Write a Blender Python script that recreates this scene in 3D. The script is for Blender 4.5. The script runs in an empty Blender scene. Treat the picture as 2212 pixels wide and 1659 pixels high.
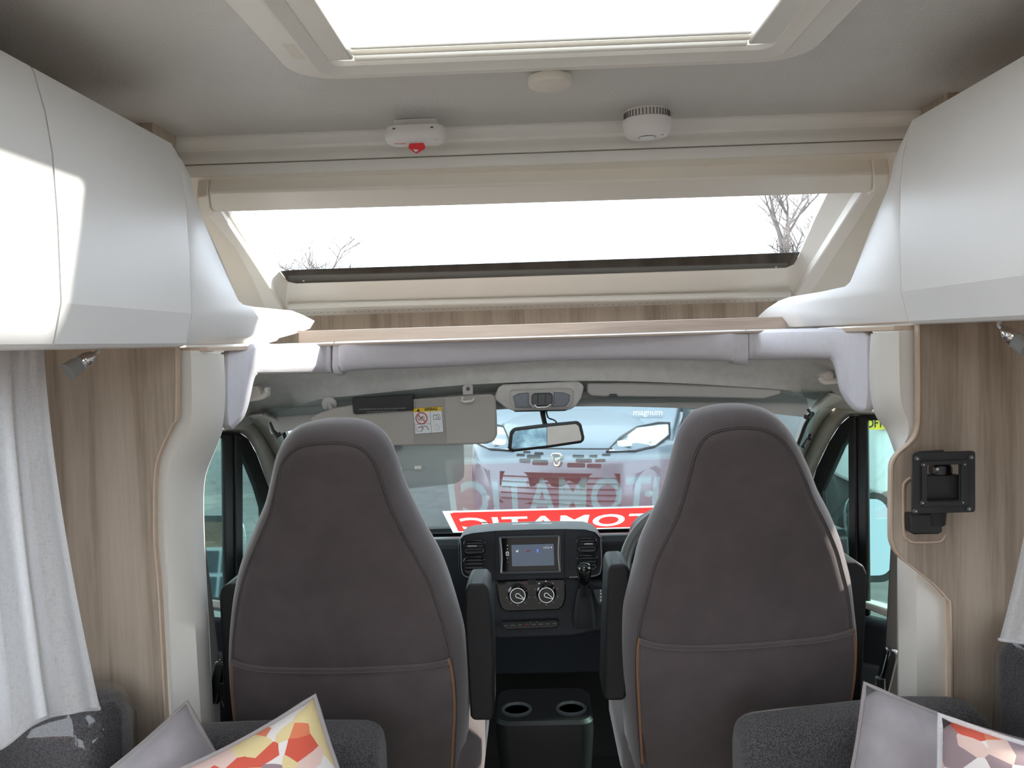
import bpy, bmesh, math, random
from mathutils import Vector, Matrix, Euler
random.seed(7)
SC = bpy.context.scene
COL = SC.collection
V = Vector
# ------------------------------------------------------------------ camera
FPX, CX, CY = 1785.0, 1106.0, 829.5
CAM = V((0.0, 0.0, 1.50))
ROT = (Matrix.Rotation(math.radians(1.44), 3, 'Z') @ Matrix.Rotation(math.radians(90 - 2.95), 3, 'X')
       @ Matrix.Rotation(math.radians(-1.75), 3, 'Z'))
cd = bpy.data.cameras.new('camera'); cam = bpy.data.objects.new('camera', cd); COL.objects.link(cam)
cd.sensor_width = 36.0; cd.lens = 36.0 * FPX / 2212.0; cd.clip_start = 0.02; cd.clip_end = 300
cam.matrix_world = Matrix.Translation(CAM) @ ROT.to_4x4()
SC.camera = cam
# ------------------------------------------------------------------ world, sun, exposure
SC.view_settings.view_transform = 'Standard'; SC.view_settings.look = 'None'
SC.view_settings.gamma = 1.0; SC.view_settings.use_curve_mapping = False
SC.view_settings.exposure = 0.42
w = bpy.data.worlds.new('sky'); SC.world = w; w.use_nodes = True
wn = w.node_tree.nodes; bg = wn['Background']
bg.inputs[0].default_value = (0.86, 0.93, 1.0, 1); bg.inputs[1].default_value = 3.6
sd = bpy.data.lights.new('sun', 'SUN'); sd.energy = 7.0; sd.angle = math.radians(2.2); sd.color = (1.0, 0.93, 0.82)
sun = bpy.data.objects.new('sun', sd); COL.objects.link(sun)
sun.rotation_euler = V((0.80, 0.15, 0.42)).to_track_quat('Z', 'Y').to_euler(); sun.location = (6, 3, 6)
SC.cycles.max_bounces = 12; SC.cycles.diffuse_bounces = 6; SC.cycles.transparent_max_bounces = 24
SC.cycles.caustics_reflective = False; SC.cycles.caustics_refractive = False
SC.cycles.sample_clamp_indirect = 6.0
# ------------------------------------------------------------------ photo pixel -> point on a known plane
def ray(px, py):
    return ROT @ V(((px - CX) / FPX, -(py - CY) / FPX, -1.0))
def PL(px, py, pl):
    r = ray(px, py); return CAM + r * ((pl[0] - CAM).dot(pl[1]) / r.dot(pl[1]))
def PY(px, py, y): return PL(px, py, (V((0, y, 0)), V((0, -1, 0))))
def PX(px, py, x): return PL(px, py, (V((x, 0, 0)), V((1, 0, 0))))
def PZ(px, py, z): return PL(px, py, (V((0, 0, z)), V((0, 0, -1))))
def plane(p, n): return (V(p), V(n).normalized())
# ------------------------------------------------------------------ materials
MATS = {}
def newmat(name):
    m = bpy.data.materials.new(name); m.use_nodes = True
    nt = m.node_tree; return m, nt, nt.nodes, nt.links, nt.nodes['Principled BSDF']
def coords(nt, scale, rot=(0, 0, 0)):
    tc = nt.nodes.new('ShaderNodeTexCoord'); mp = nt.nodes.new('ShaderNodeMapping')
    geo = nt.nodes.new('ShaderNodeNewGeometry')
    nt.links.new(geo.outputs['Position'], mp.inputs[0])
    mp.inputs['Scale'].default_value = scale; mp.inputs['Rotation'].default_value = rot
    return mp.outputs[0]
def noise(nt, vec, scale=1.0, detail=4.0, rough=0.55):
    n = nt.nodes.new('ShaderNodeTexNoise'); n.inputs['Scale'].default_value = scale
    n.inputs['Detail'].default_value = detail; n.inputs['Roughness'].default_value = rough
    nt.links.new(vec, n.inputs['Vector']); return n.outputs[0]
def ramp(nt, fac, stops):
    r = nt.nodes.new('ShaderNodeValToRGB'); e = r.color_ramp.elements
    while len(e) > 2: e.remove(e[-1])
    for i, (p, c) in enumerate(stops):
        x = e[i] if i < 2 else e.new(p)
        x.position = p; x.color = (*c, 1)
    nt.links.new(fac, r.inputs[0]); return r.outputs[0]
def bump(nt, bsdf, h, strength, dist=0.002):
    b = nt.nodes.new('ShaderNodeBump'); b.inputs['Strength'].default_value = strength
    b.inputs['Distance'].default_value = dist
    nt.links.new(h, b.inputs['Height']); nt.links.new(b.outputs[0], bsdf.inputs['Normal'])
def mat(name, col, rough=0.5, metal=0.0, var=0.04, vs=9.0, bs=0.0, bscale=300.0, sheen=0.0, coat=0.0, spec=0.5, emit=None):
    m, nt, N, L, b = newmat(name)
    c = V(col)
    f = noise(nt, coords(nt, (vs, vs, vs)), 1.0, 3)
    L.new(ramp(nt, f, [(0.3, tuple(c * (1 - var))), (0.7, tuple(min(1, x * (1 + var)) for x in c))]), b.inputs['Base Color'])
    b.inputs['Roughness'].default_value = rough; b.inputs['Metallic'].default_value = metal
    b.inputs['Specular IOR Level'].default_value = spec
    if sheen: b.inputs['Sheen Weight'].default_value = sheen; b.inputs['Sheen Roughness'].default_value = 0.4
    if coat: b.inputs['Coat Weight'].default_value = coat; b.inputs['Coat Roughness'].default_value = 0.05
    if bs: bump(nt, b, noise(nt, coords(nt, (bscale,) * 3), 1.0, 2), bs, 0.001)
    if emit: b.inputs['Emission Color'].default_value = (*emit[:3], 1); b.inputs['Emission Strength'].default_value = emit[3]
    MATS[name] = m; return m
def woodmat(name, c0, c1, c2, axis='Z', rough=0.5):
    m, nt, N, L, b = newmat(name)
    lo, hi = 0.8, 15.0
    sc = {'Z': (hi, hi, lo), 'X': (lo, hi, hi)}[axis]
    base = noise(nt, coords(nt, sc), 1.0, 5, 0.5)
    base.node.inputs['Distortion'].default_value = 0.6
    sc2 = tuple(s * 9 for s in sc)
    fine = noise(nt, coords(nt, sc2), 1.0, 3, 0.6)
    mx = N.new('ShaderNodeMath'); mx.operation = 'MULTIPLY_ADD'; mx.inputs[1].default_value = 0.25
    L.new(fine, mx.inputs[0]); 
    ms = N.new('ShaderNodeMath'); ms.operation = 'MULTIPLY'; ms.inputs[1].default_value = 0.75
    L.new(base, ms.inputs[0]); L.new(ms.outputs[0], mx.inputs[2])
    L.new(ramp(nt, mx.outputs[0], [(0.36, c0), (0.50, c1), (0.66, c2)]), b.inputs['Base Color'])
    b.inputs['Roughness'].default_value = rough
    bump(nt, b, mx.outputs[0], 0.15, 0.001)
    MATS[name] = m; return m
def weavemat(name, c0, c1, scale, rough=0.9, st=0.6, sheen=0.2):
    m, nt, N, L, b = newmat(name)
    v = coords(nt, (scale,) * 3, (0.3, 0.5, 0.2))
    w1 = N.new('ShaderNodeTexVoronoi'); w1.inputs['Scale'].default_value = 1.0; L.new(v, w1.inputs['Vector'])
    L.new(ramp(nt, w1.outputs['Distance'], [(0.1, c1), (0.65, c0)]), b.inputs['Base Color'])
    b.inputs['Roughness'].default_value = rough; b.inputs['Sheen Weight'].default_value = sheen
    bump(nt, b, w1.outputs['Distance'], st, -0.002)
    MATS[name] = m; return m
def glassmat(name, tint=(1, 1, 1), ior=1.5, gain=1.0, dirt=0.0):
    m, nt, N, L, b = newmat(name); N.remove(b); out = N['Material Output']
    t = N.new('ShaderNodeBsdfTransparent'); t.inputs[0].default_value = (*tint, 1)
    g = N.new('ShaderNodeBsdfGlossy'); g.inputs['Roughness'].default_value = 0.0
    lw = N.new('ShaderNodeLayerWeight'); pw = N.new('ShaderNodeMath'); pw.operation = 'POWER'; pw.inputs[1].default_value = 5.0
    L.new(lw.outputs['Facing'], pw.inputs[0]); f0 = ((ior - 1) / (ior + 1)) ** 2 * gain
    k = N.new('ShaderNodeMath'); k.operation = 'MULTIPLY_ADD'; k.inputs[1].default_value = 1 - f0; k.inputs[2].default_value = f0; k.use_clamp = True
    L.new(pw.outputs[0], k.inputs[0])
    mx = N.new('ShaderNodeMixShader'); L.new(k.outputs[0], mx.inputs[0]); L.new(t.outputs[0], mx.inputs[1]); L.new(g.outputs[0], mx.inputs[2])
    last = mx
    if dirt:
        d = N.new('ShaderNodeBsdfDiffuse'); d.inputs[0].default_value = (0.8, 0.85, 0.9, 1)
        m2 = N.new('ShaderNodeMixShader'); m2.inputs[0].default_value = dirt
        L.new(last.outputs[0], m2.inputs[1]); L.new(d.outputs[0], m2.inputs[2]); last = m2
    L.new(last.outputs[0], out.inputs[0]); MATS[name] = m; return m
def clothmat(name, col, trans=0.5, weave=900.0):
    m, nt, N, L, b = newmat(name); out = N['Material Output']
    f = noise(nt, coords(nt, (90, 90, 500)), 1.0, 3); f2 = noise(nt, coords(nt, (500, 500, 60)), 1.0, 3)
    ad = N.new('ShaderNodeMath'); ad.operation = 'ADD'; L.new(f, ad.inputs[0]); L.new(f2, ad.inputs[1])
    c = V(col)
    cc = ramp(nt, ad.outputs[0], [(0.75, tuple(c * 0.86)), (1.0, tuple(c))])
    L.new(cc, b.inputs['Base Color']); b.inputs['Roughness'].default_value = 0.95
    t = N.new('ShaderNodeBsdfTranslucent'); L.new(cc, t.inputs[0])
    mx = N.new('ShaderNodeMixShader'); mx.inputs[0].default_value = trans
    L.new(b.outputs[0], mx.inputs[1]); L.new(t.outputs[0], mx.inputs[2]); L.new(mx.outputs[0], out.inputs[0])
    bump(nt, b, ad.outputs[0], 0.3, 0.001)
    MATS[name] = m; return m
def transl(name, col, trans=0.5, rough=0.5):
    m, nt, N, L, b = newmat(name); out = N['Material Output']
    b.inputs['Base Color'].default_value = (*col, 1); b.inputs['Roughness'].default_value = rough
    t = N.new('ShaderNodeBsdfTranslucent'); t.inputs[0].default_value = (*col, 1)
    mx = N.new('ShaderNodeMixShader'); mx.inputs[0].default_value = trans
    L.new(b.outputs[0], mx.inputs[1]); L.new(t.outputs[0], mx.inputs[2]); L.new(mx.outputs[0], out.inputs[0])
    MATS[name] = m; return m

mat('cabinet_white', (0.88, 0.88, 0.875), 0.38, var=0.01)
mat('cream', (0.80, 0.75, 0.66), 0.45, var=0.01)
mat('cream_light', (0.84, 0.81, 0.75), 0.4, var=0.01)
mat('trim_white', (0.78, 0.76, 0.71), 0.35, var=0.01)
mat('ceiling_grey', (0.60, 0.585, 0.56), 0.32, var=0.02, bs=0.9, bscale=150)
woodmat('wood', (0.29, 0.225, 0.17), (0.43, 0.35, 0.275), (0.52, 0.44, 0.355), 'Z', 0.5)
woodmat('wood_pale', (0.37, 0.295, 0.24), (0.50, 0.42, 0.355), (0.60, 0.52, 0.45), 'X', 0.5)
mat('wood_edge', (0.60, 0.47, 0.36), 0.5, var=0.05, vs=40)
mat('pillar_plastic', (0.76, 0.735, 0.68), 0.42, var=0.01, bs=0.05)
mat('pelmet_fabric', (0.66, 0.64, 0.68), 0.9, var=0.03, vs=60, bs=0.25, bscale=420, sheen=0.3)
mat('headliner', (0.62, 0.615, 0.59), 0.95, var=0.06, vs=45, bs=0.2, bscale=300)
mat('headliner_plastic', (0.52, 0.51, 0.49), 0.55, var=0.02)
mat('visor_vinyl', (0.44, 0.42, 0.38), 0.7, var=0.02, bs=0.1)
mat('velvet', (0.072, 0.057, 0.058), 0.85, var=0.12, vs=14, bs=0.15, bscale=500, sheen=0.55)
mat('tan_piping', (0.22, 0.115, 0.06), 0.6)
mat('black_plastic', (0.018, 0.018, 0.019), 0.5, var=0.05, bs=0.08, bscale=600)
mat('armrest_vinyl', (0.011, 0.011, 0.012), 0.55, var=0.05, spec=0.3, bs=0.15, bscale=700)
mat('dash_dark', (0.022, 0.025, 0.031), 0.5, var=0.05, spec=0.4, bs=0.1, bscale=700)
mat('dash_grey', (0.075, 0.082, 0.088), 0.45, var=0.05, bs=0.06, bscale=700)
mat('gloss_black', (0.008, 0.008, 0.009), 0.08, coat=0.6)
mat('rubber', (0.012, 0.012, 0.013), 0.6)
mat('chrome', (0.75, 0.75, 0.76), 0.12, 1.0)
mat('silver', (0.55, 0.56, 0.57), 0.3, 0.8)
mat('white_print', (0.8, 0.8, 0.8), 0.5, emit=(0.8, 0.85, 0.9, 0.25))
mat('grey_print', (0.35, 0.35, 0.36), 0.5)
mat('black_print', (0.012, 0.012, 0.014), 0.6)
mat('red_print', (0.55, 0.02, 0.03), 0.5)
mat('blue_print', (0.05, 0.08, 0.35), 0.5)
mat('yellow_print', (0.80, 0.55, 0.02), 0.5)
mat('paper_white', (0.80, 0.83, 0.84), 0.5)
mat('alarm_white', (0.80, 0.765, 0.74), 0.45, var=0.01)
mat('alarm_slot', (0.16, 0.14, 0.13), 0.7)
mat('tag_red', (0.75, 0.03, 0.04), 0.5)
mat('lens_smoke', (0.10, 0.12, 0.15), 0.12, coat=0.4)
mat('floor_vinyl', (0.30, 0.25, 0.20), 0.5, var=0.1)
mat('cab_mat', (0.02, 0.02, 0.02), 0.95)
mat('wall_board', (0.72, 0.70, 0.66), 0.6)
weavemat('tweed', (0.035, 0.033, 0.036), (0.125, 0.118, 0.125), 330)
mat('cushion_velvet', (0.36, 0.335, 0.355), 0.85, var=0.1, vs=16, bs=0.15, bscale=500, sheen=0.4)
mat('cushion_cord', (0.33, 0.30, 0.30), 0.8)
clothmat('curtain_linen', (0.90, 0.90, 0.91), 0.5)
glassmat('window_glass', (0.96, 0.98, 0.97), 1.45)
glassmat('skylight_glass', (0.93, 0.95, 0.97), 1.45)
glassmat('windscreen_glass', (0.86, 0.93, 0.93), 1.5, 3.4, 0.028)
glassmat('side_glass', (0.66, 0.84, 0.80), 1.5, 1.2, 0.02)
glassmat('plastic_film', (0.93, 0.93, 0.94), 1.5, 1.4, 0.012)
glassmat('clear_acrylic', (0.62, 0.63, 0.60), 1.5, 1.0, 0.22)
mat('mirror', (0.88, 0.9, 0.92), 0.02, 1.0, var=0.0)
transl('sign_red', (0.88, 0.05, 0.045), 0.68)
transl('sign_white', (0.93, 0.93, 0.93), 0.6)
mat('door_mirror_glass', (0.27, 0.31, 0.34), 0.02, 1.0, var=0.0)
transl('lens_white', (0.85, 0.82, 0.78), 0.4)
mat('asphalt', (0.085, 0.082, 0.08), 0.9, var=0.25, vs=5, bs=0.5, bscale=60)
mat('road_paint', (0.70, 0.70, 0.68), 0.7, var=0.08, vs=20)
mat('car_blue_grey', (0.17, 0.21, 0.25), 0.22, 0.35, var=0.01, coat=0.6)
mat('car_white', (0.78, 0.79, 0.79), 0.25, var=0.01, coat=0.5)
mat('car_dark_trim', (0.03, 0.032, 0.035), 0.5)
mat('car_glass', (0.03, 0.04, 0.05), 0.06, coat=0.5)
mat('lamp_lens', (0.62, 0.68, 0.72), 0.08, 0.3, coat=0.8)
mat('lamp_inner', (0.92, 0.95, 0.97), 0.3)
mat('tyre', (0.05, 0.05, 0.05), 0.85, bs=0.2)
mat('alloy', (0.6, 0.6, 0.58), 0.3, 0.7)
mat('brick', (0.36, 0.22, 0.15), 0.9, var=0.2, vs=12)
mat('roof_tile', (0.16, 0.10, 0.08), 0.9, var=0.2, vs=10)
mat('bark', (0.20, 0.17, 0.15), 0.9, var=0.2)
mat('shrub', (0.20, 0.19, 0.12), 0.9, var=0.3, vs=8)
def floralmat():
    m, nt, N, L, b = newmat('floral')
    v = N.new('ShaderNodeTexVoronoi'); v.inputs['Scale'].default_value = 1.0; L.new(coords(nt, (26, 26, 26), (0.4, 0.2, 0.6)), v.inputs['Vector'])
    sx = N.new('ShaderNodeSeparateColor'); L.new(v.outputs['Color'], sx.inputs[0])
    r = N.new('ShaderNodeValToRGB'); r.color_ramp.interpolation = 'CONSTANT'; e = r.color_ramp.elements
    for i, (p, c) in enumerate([(0, (0.75, 0.70, 0.68)), (0.3, (0.62, 0.10, 0.06)), (0.5, (0.72, 0.52, 0.46)), (0.65, (0.30, 0.22, 0.24)), (0.78, (0.72, 0.58, 0.30)), (0.88, (0.70, 0.20, 0.10))]):
        x = e[i] if i < 2 else e.new(p)
        x.position = p; x.color = (*c, 1)
    L.new(sx.outputs[0], r.inputs[0]); L.new(r.outputs[0], b.inputs['Base Color']); b.inputs['Roughness'].default_value = 0.85
    MATS['floral'] = m
floralmat()
# ------------------------------------------------------------------ mesh helpers
def resample(pts, n):
    pts = [V(p) for p in pts]
    ds = [0.0]
    for a, b in zip(pts, pts[1:]): ds.append(ds[-1] + (b - a).length)
    out = []
    for i in range(n):
        t = ds[-1] * i / (n - 1); k = 0
        while k < len(ds) - 2 and ds[k + 1] < t: k += 1
        q = (t - ds[k]) / max(1e-9, ds[k + 1] - ds[k]); out.append(pts[k].lerp(pts[k + 1], q))
    return out
def smooth(pts, sub=4, closed=False):
    pts = [V(p) for p in pts]; n = len(pts); out = []
    rng = range(n) if closed else range(n - 1)
    for i in rng:
        if closed: p0, p1, p2, p3 = pts[i - 1], pts[i], pts[(i + 1) % n], pts[(i + 2) % n]
        else: p0, p1, p2, p3 = pts[max(0, i - 1)], pts[i], pts[i + 1], pts[min(n - 1, i + 2)]
        for j in range(sub):
            t = j / sub
            out.append(0.5 * ((2 * p1) + (p2 - p0) * t + (2 * p0 - 5 * p1 + 4 * p2 - p3) * t * t + (3 * p1 - p0 - 3 * p2 + p3) * t ** 3))
    if not closed: out.append(pts[-1])
    return out
def offset2(poly, d):
    n = len(poly); out = []
    area = sum(poly[i][0] * poly[(i + 1) % n][1] - poly[(i + 1) % n][0] * poly[i][1] for i in range(n))
    s = 1 if area > 0 else -1
    for i in range(n):
        a, b, c = V(poly[i - 1][:2]), V(poly[i][:2]), V(poly[(i + 1) % n][:2])
        e1 = (b - a).normalized(); e2 = (c - b).normalized()
        nn = V((e1.y + e2.y, -e1.x - e2.x))
        if nn.length < 1e-6: nn = V((e1.y, -e1.x))
        nn.normalize(); k = max(0.5, nn.dot(V((e1.y, -e1.x))))
        out.append(b + nn * (s * d / k))
    return out
def rrect(w, h, r, n=5, cx=0.0, cy=0.0):
    out = []
    for qx, qy, a0 in ((1, 1, 0), (-1, 1, 90), (-1, -1, 180), (1, -1, 270)):
        for i in range(n + 1):
            a = math.radians(a0 + 90 * i / n)
            out.append((cx + qx * (w / 2 - r) + r * math.cos(a), cy + qy * (h / 2 - r) + r * math.sin(a)))
    return out
def frame_of(pl):
    n = pl[1].normalized(); x = V((0, 0, 1)).cross(n)
    if x.length < 1e-4: x = V((1, 0, 0))
    x.normalize(); y = n.cross(x); return x, y, n
class G:
    def __init__(s): s.v = []; s.f = []
    def add(s, vs, fs):
        k = len(s.v); s.v += [V(p) for p in vs]; s.f += [tuple(i + k for i in f) for f in fs]; return s
    def box(s, c, d, rot=None):
        c = V(c); vs = []
        for z in (-.5, .5):
            for y in (-.5, .5):
                for x in (-.5, .5):
                    p = V((x * d[0], y * d[1], z * d[2]))
                    if rot is not None: p = rot @ p
                    vs.append(c + p)
        return s.add(vs, [(0, 2, 3, 1), (4, 5, 7, 6), (0, 1, 5, 4), (2, 6, 7, 3), (0, 4, 6, 2), (1, 3, 7, 5)])
    def loft(s, rings, closed=True, cap0=True, cap1=True):
        n = len(rings[0]); k = len(s.v)
        for r in rings: s.v += [V(p) for p in r]
        m = n if closed else n - 1
        for i in range(len(rings) - 1):
            for j in range(m):
                a = k + i * n + j; b = k + i * n + (j + 1) % n
                s.f.append((a, b, b + n, a + n))
        if closed and cap0: s.f.append(tuple(k + j for j in reversed(range(n))))
        if closed and cap1: s.f.append(tuple(k + (len(rings) - 1) * n + j for j in range(n)))
        return s
    def prism(s, pts, d):                       # 3-D polygon pushed along d
        d = V(d); return s.loft([[V(p) for p in pts], [V(p) + d for p in pts]])
    def plate(s, px, pl, w0, w1):               # photo-pixel polygon on a plane, thickness along its normal
        pts = [PL(a, b, pl) for a, b in px]; n = pl[1]
        return s.loft([[p + n * w0 for p in pts], [p + n * w1 for p in pts]])
    def ring(s, po, pi, n, w0, w1):             # a flat frame between two outlines of equal count
        n = V(n); po = [V(p) for p in po]; pi = [V(p) for p in pi]
        return s.loft([[p + n * w0 for p in po], [p + n * w1 for p in po], [p + n * w1 for p in pi], [p + n * w0 for p in pi], [p + n * w0 for p in po]], True, False, False)
    def tube(s, path, r, n=8, closed=False):
        path = [V(p) for p in path]; m = len(path); rings = []
        rs = r if isinstance(r, (list, tuple)) else [r] * m
        up = V((0.13, 0.31, 0.94)).normalized()
        for i, p in enumerate(path):
            if closed: t = path[(i + 1) % m] - path[i - 1]
            else: t = path[min(m - 1, i + 1)] - path[max(0, i - 1)]
            t.normalize(); u = up - t * up.dot(t)
            if u.length < 1e-3: u = V((1, 0, 0)) - t * t.x
            u.normalize(); w_ = t.cross(u); up = u
            rings.append([p + (u * math.cos(2 * math.pi * j / n) + w_ * math.sin(2 * math.pi * j / n)) * rs[i] for j in range(n)])
        if closed: rings.append(rings[0]); return s.loft(rings, True, False, False)
        return s.loft(rings)
    def lathe(s, prof, c, axis, n=24):          # profile of (radius, height) about an axis
        c = V(c); a = V(axis).normalized(); u = a.orthogonal().normalized(); w_ = a.cross(u)
        return s.loft([[c + a * h + (u * math.cos(2 * math.pi * j / n) + w_ * math.sin(2 * math.pi * j / n)) * max(r, 1e-5) for j in range(n)] for r, h in prof])
    def obj(s, name, m, parent=None, sm=False, bev=0.0, seg=2, sub=0, sol=0.0, angle=40):
        if not s.v: raise ValueError(name)
        lo = V((min(p[i] for p in s.v) for i in range(3))); hi = V((max(p[i] for p in s.v) for i in range(3)))
        o3 = V(((lo.x + hi.x) / 2, (lo.y + hi.y) / 2, lo.z))
        me = bpy.data.meshes.new(name); me.from_pydata([p - o3 for p in s.v], [], s.f)
        bm = bmesh.new(); bm.from_mesh(me)
        bmesh.ops.remove_doubles(bm, verts=bm.verts, dist=1e-6)
        bmesh.ops.recalc_face_normals(bm, faces=bm.faces); bm.to_mesh(me); bm.free()
        me.materials.append(MATS[m] if isinstance(m, str) else m)
        return linkmesh(name, me, o3, parent, sm, bev, seg, sub, sol, angle)
def linkmesh(name, me, loc, parent=None, sm=False, bev=0.0, seg=2, sub=0, sol=0.0, angle=40):
    o = bpy.data.objects.new(name, me); COL.objects.link(o); o.location = loc
    if parent is not None:
        o.parent = parent; o.matrix_parent_inverse = world_of(parent).inverted()
    if sol: md = o.modifiers.new('thickness', 'SOLIDIFY'); md.thickness = sol; md.offset = 0
    if bev:
        md = o.modifiers.new('bevel', 'BEVEL'); md.width = bev; md.segments = seg; md.limit_method = 'ANGLE'; md.angle_limit = math.radians(35)
        md.use_clamp_overlap = True
    if sub: md = o.modifiers.new('sub', 'SUBSURF'); md.levels = sub; md.render_levels = sub
    if sm or bev or sub:
        me.polygons.foreach_set('use_smooth', [True] * len(me.polygons))
        if not sub: me.set_sharp_from_angle(angle=math.radians(angle))
    return o
def world_of(o):
    m = Matrix.LocRotScale(o.location, o.rotation_euler, o.scale)
    if o.parent: m = world_of(o.parent) @ o.matrix_parent_inverse @ m
    return m
def tag(o, label=None, cat=None, group=None, kind=None):
    if label: o['label'] = label
    if cat: o['category'] = cat
    if group: o['group'] = group
    if kind: o['kind'] = kind
    return o
def thing(name, label, cat, loc, group=None, kind=None):
    o = bpy.data.objects.new(name, None); COL.objects.link(o); o.location = loc; o.empty_display_size = 0.05
    return tag(o, label, cat, group, kind)
def text(s, size, org, xdir, ydir, m, name, parent, ext=0.0004, align='CENTER', bold=0.0, sx=1.0):
    cu = bpy.data.curves.new('t', 'FONT'); cu.body = s; cu.size = size; cu.extrude = ext; cu.align_x = align; cu.align_y = 'CENTER'; cu.offset = bold
    cu.resolution_u = 4
    o = bpy.data.objects.new('t', cu); COL.objects.link(o)
    me = bpy.data.meshes.new_from_object(o.evaluated_get(bpy.context.evaluated_depsgraph_get()))
    bpy.data.objects.remove(o); bpy.data.curves.remove(cu)
    x = V(xdir).normalized(); y = V(ydir).normalized(); z = x.cross(y)
    me.transform(Matrix((( x.x * sx, y.x, z.x, 0), (x.y * sx, y.y, z.y, 0), (x.z * sx, y.z, z.z, 0), (0, 0, 0, 1))))
    me.materials.clear(); me.materials.append(MATS[m]); me.name = name
    return linkmesh(name, me, V(org), parent)
def copy_tree(o, loc=None, parent=None, rotz=None):
    c = o.copy(); COL.objects.link(c)
    if parent: c.parent = parent
    if loc is not None: c.location = loc
    if rotz is not None: c.rotation_euler = (0, 0, rotz)
    for ch in list(o.children): copy_tree(ch, None, c)
    return c
# ================================================================== room shell
ZC = 2.0                       # ceiling height
XL, XR, YB = -1.06, 1.13, -2.2 # side walls, rear wall
def sh(pl, w_): return (pl[0] + pl[1] * w_, pl[1])
HX0, HX1, HY0, HY1 = -0.325, 0.415, 0.78, 1.44      # roof hatch opening
g = G(); A = [(XL, YB, ZC), (XR, YB, ZC), (XR, 1.937, ZC), (XL, 1.937, ZC)]; B = [(HX0, HY0, ZC), (HX1, HY0, ZC), (HX1, HY1, ZC), (HX0, HY1, ZC)]
g.ring(A, B, (0, 0, 1), 0, 0.04)
tag(g.obj('ceiling', 'ceiling_grey'), 'grey textured ceiling panel with a roof hatch cut into it', 'ceiling', kind='structure')
g = G().box(((XL + XR) / 2, (YB + 1.72) / 2, -0.02), (XR - XL, 1.72 - YB, 0.04))
tag(g.obj('floor', 'floor_vinyl'), 'brown vinyl floor of the living area', 'floor', kind='structure')
g = G().box((0.035, 2.5, -0.17), (2.1, 1.6, 0.04))
tag(g.obj('floor_cab', 'cab_mat'), 'black rubber cab floor in front of the seats', 'floor', kind='structure')
def sidewall(name, x, s, wy0, wy1, wz0, wz1, label, y0=YB):
    g = G(); o = [(x, y0, 0), (x, 1.74, 0), (x, 1.74, ZC), (x, y0, ZC)]; i = [(x, wy0, wz0), (x, wy1, wz0), (x, wy1, wz1), (x, wy0, wz1)]
    g.ring(o, i, (s, 0, 0), 0, 0.03); return tag(g.obj(name, 'wall_board'), label, 'wall', kind='structure')
sidewall('wall_left', XL, -1, -0.35, 1.36, 0.82, 1.47, 'pale side wall behind the white linen curtain', -0.55)
tag(G().box((XL - 0.015, -1.85, 1.0), (0.03, 0.7, 2.0)).obj('wall_left_rear', 'wall_board'), 'pale side wall behind an unseen doorway opened to let in light', 'wall', kind='structure')  # doorway gap in front is added to brighten the opposite partition
sidewall('wall_right', XR, 1, 0.1, 1.30, 0.88, 1.22, 'pale side wall on the steering wheel side')
g = G(); g.ring([(XL, YB, 0), (XR, YB, 0), (XR, YB, ZC), (XL, YB, ZC)], [(-0.9, YB, 0.6), (0.95, YB, 0.6), (0.95, YB, 1.8), (-0.9, YB, 1.8)], (0, -1, 0), 0, 0.03)
tag(g.obj('wall_rear', 'wall_board'), 'pale rear wall with a wide window behind the viewer', 'wall', kind='structure')  # opening behind the camera, enlarged to brighten the interior
# cove trim along the front of the ceiling
prof = [(1.937, 2.0), (1.937, 1.9965), (1.940, 1.9955), (1.9405, 1.992), (1.944, 1.987), (1.950, 1.982), (1.957, 1.977), (1.960, 1.970), (1.959, 1.963), (1.955, 1.957), (1.953, 1.948), (1.953, 1.9395), (1.966, 1.9385), (1.966, 1.9365), (1.954, 1.936), (1.9525, 1.925), (1.955, 1.912), (1.963, 1.907), (2.03, 1.90), (2.03, 2.0)]
g = G().loft([[(XL, y, z) for y, z in prof], [(XR, y, z) for y, z in prof]])
tag(g.obj('trim_1', 'trim_white', sm=True, angle=28), 'white ribbed cove moulding where the ceiling meets the front skylight', 'trim', kind='structure')
# raked front wall with the skylight
Wd = 1.70; yT, yB_ = Wd * FPX / 1492, Wd * FPX / 1075
zT, zB = 1.5 + 337 * yT / FPX, 1.5 + 82 * yB_ / FPX
SKn = V((0, -(zT - zB), -(yB_ - yT))).normalized()
SK = (V((0, yT, zT)), SKn)
def skp(x, y): z = zT + (y - yT) * (zB - zT) / (yB_ - yT); return V((x, y, z))
op = [PL(*p, SK) for p in ((474, 425), (1873, 388), (1707, 640), (615, 662))]
g = G(); g.ring([skp(XL, 1.955), skp(XR, 1.955), skp(XR, 2.96), skp(XL, 2.96)], op, SKn, 0, -0.03)
tag(g.obj('wall_front', 'cream'), 'cream sloping front wall around the over-cab skylight', 'wall', kind='structure')
win = thing('window_1', 'wide sloping over-cab skylight with cream frame above the shelf', 'skylight', (0.035, 2.8, 1.6), kind='structure')
pane = [(505, 437), (900, 427), (1400, 413), (1796, 401), (1762, 470), (1725, 555), (1714, 572), (1698, 579), (1400, 589), (1000, 602), (640, 613), (622, 609), (610, 595), (560, 530)]
n_ = len(pane); opx = [PL(*p, SK) for p in ((474, 425), (900, 414), (1400, 401), (1873, 388), (1800, 498), (1735, 597), (1716, 626), (1707, 640), (1400, 647), (1000, 655), (640, 662), (615, 662), (608, 650), (545, 545))]
SKi = sh(SK, -0.04); pp = [PL(*p, SKi) for p in pane]
g = G().loft([opx, [a.lerp(b, 0.12) - SKn * 0.0 for a, b in zip(opx, pp)], [a.lerp(b, 0.9) for a, b in zip(opx, pp)], pp, [p - SKn * 0.012 for p in pp]], True, False, False)
g.obj('inner_frame', 'cream_light', win, sm=True, angle=30)
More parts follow.
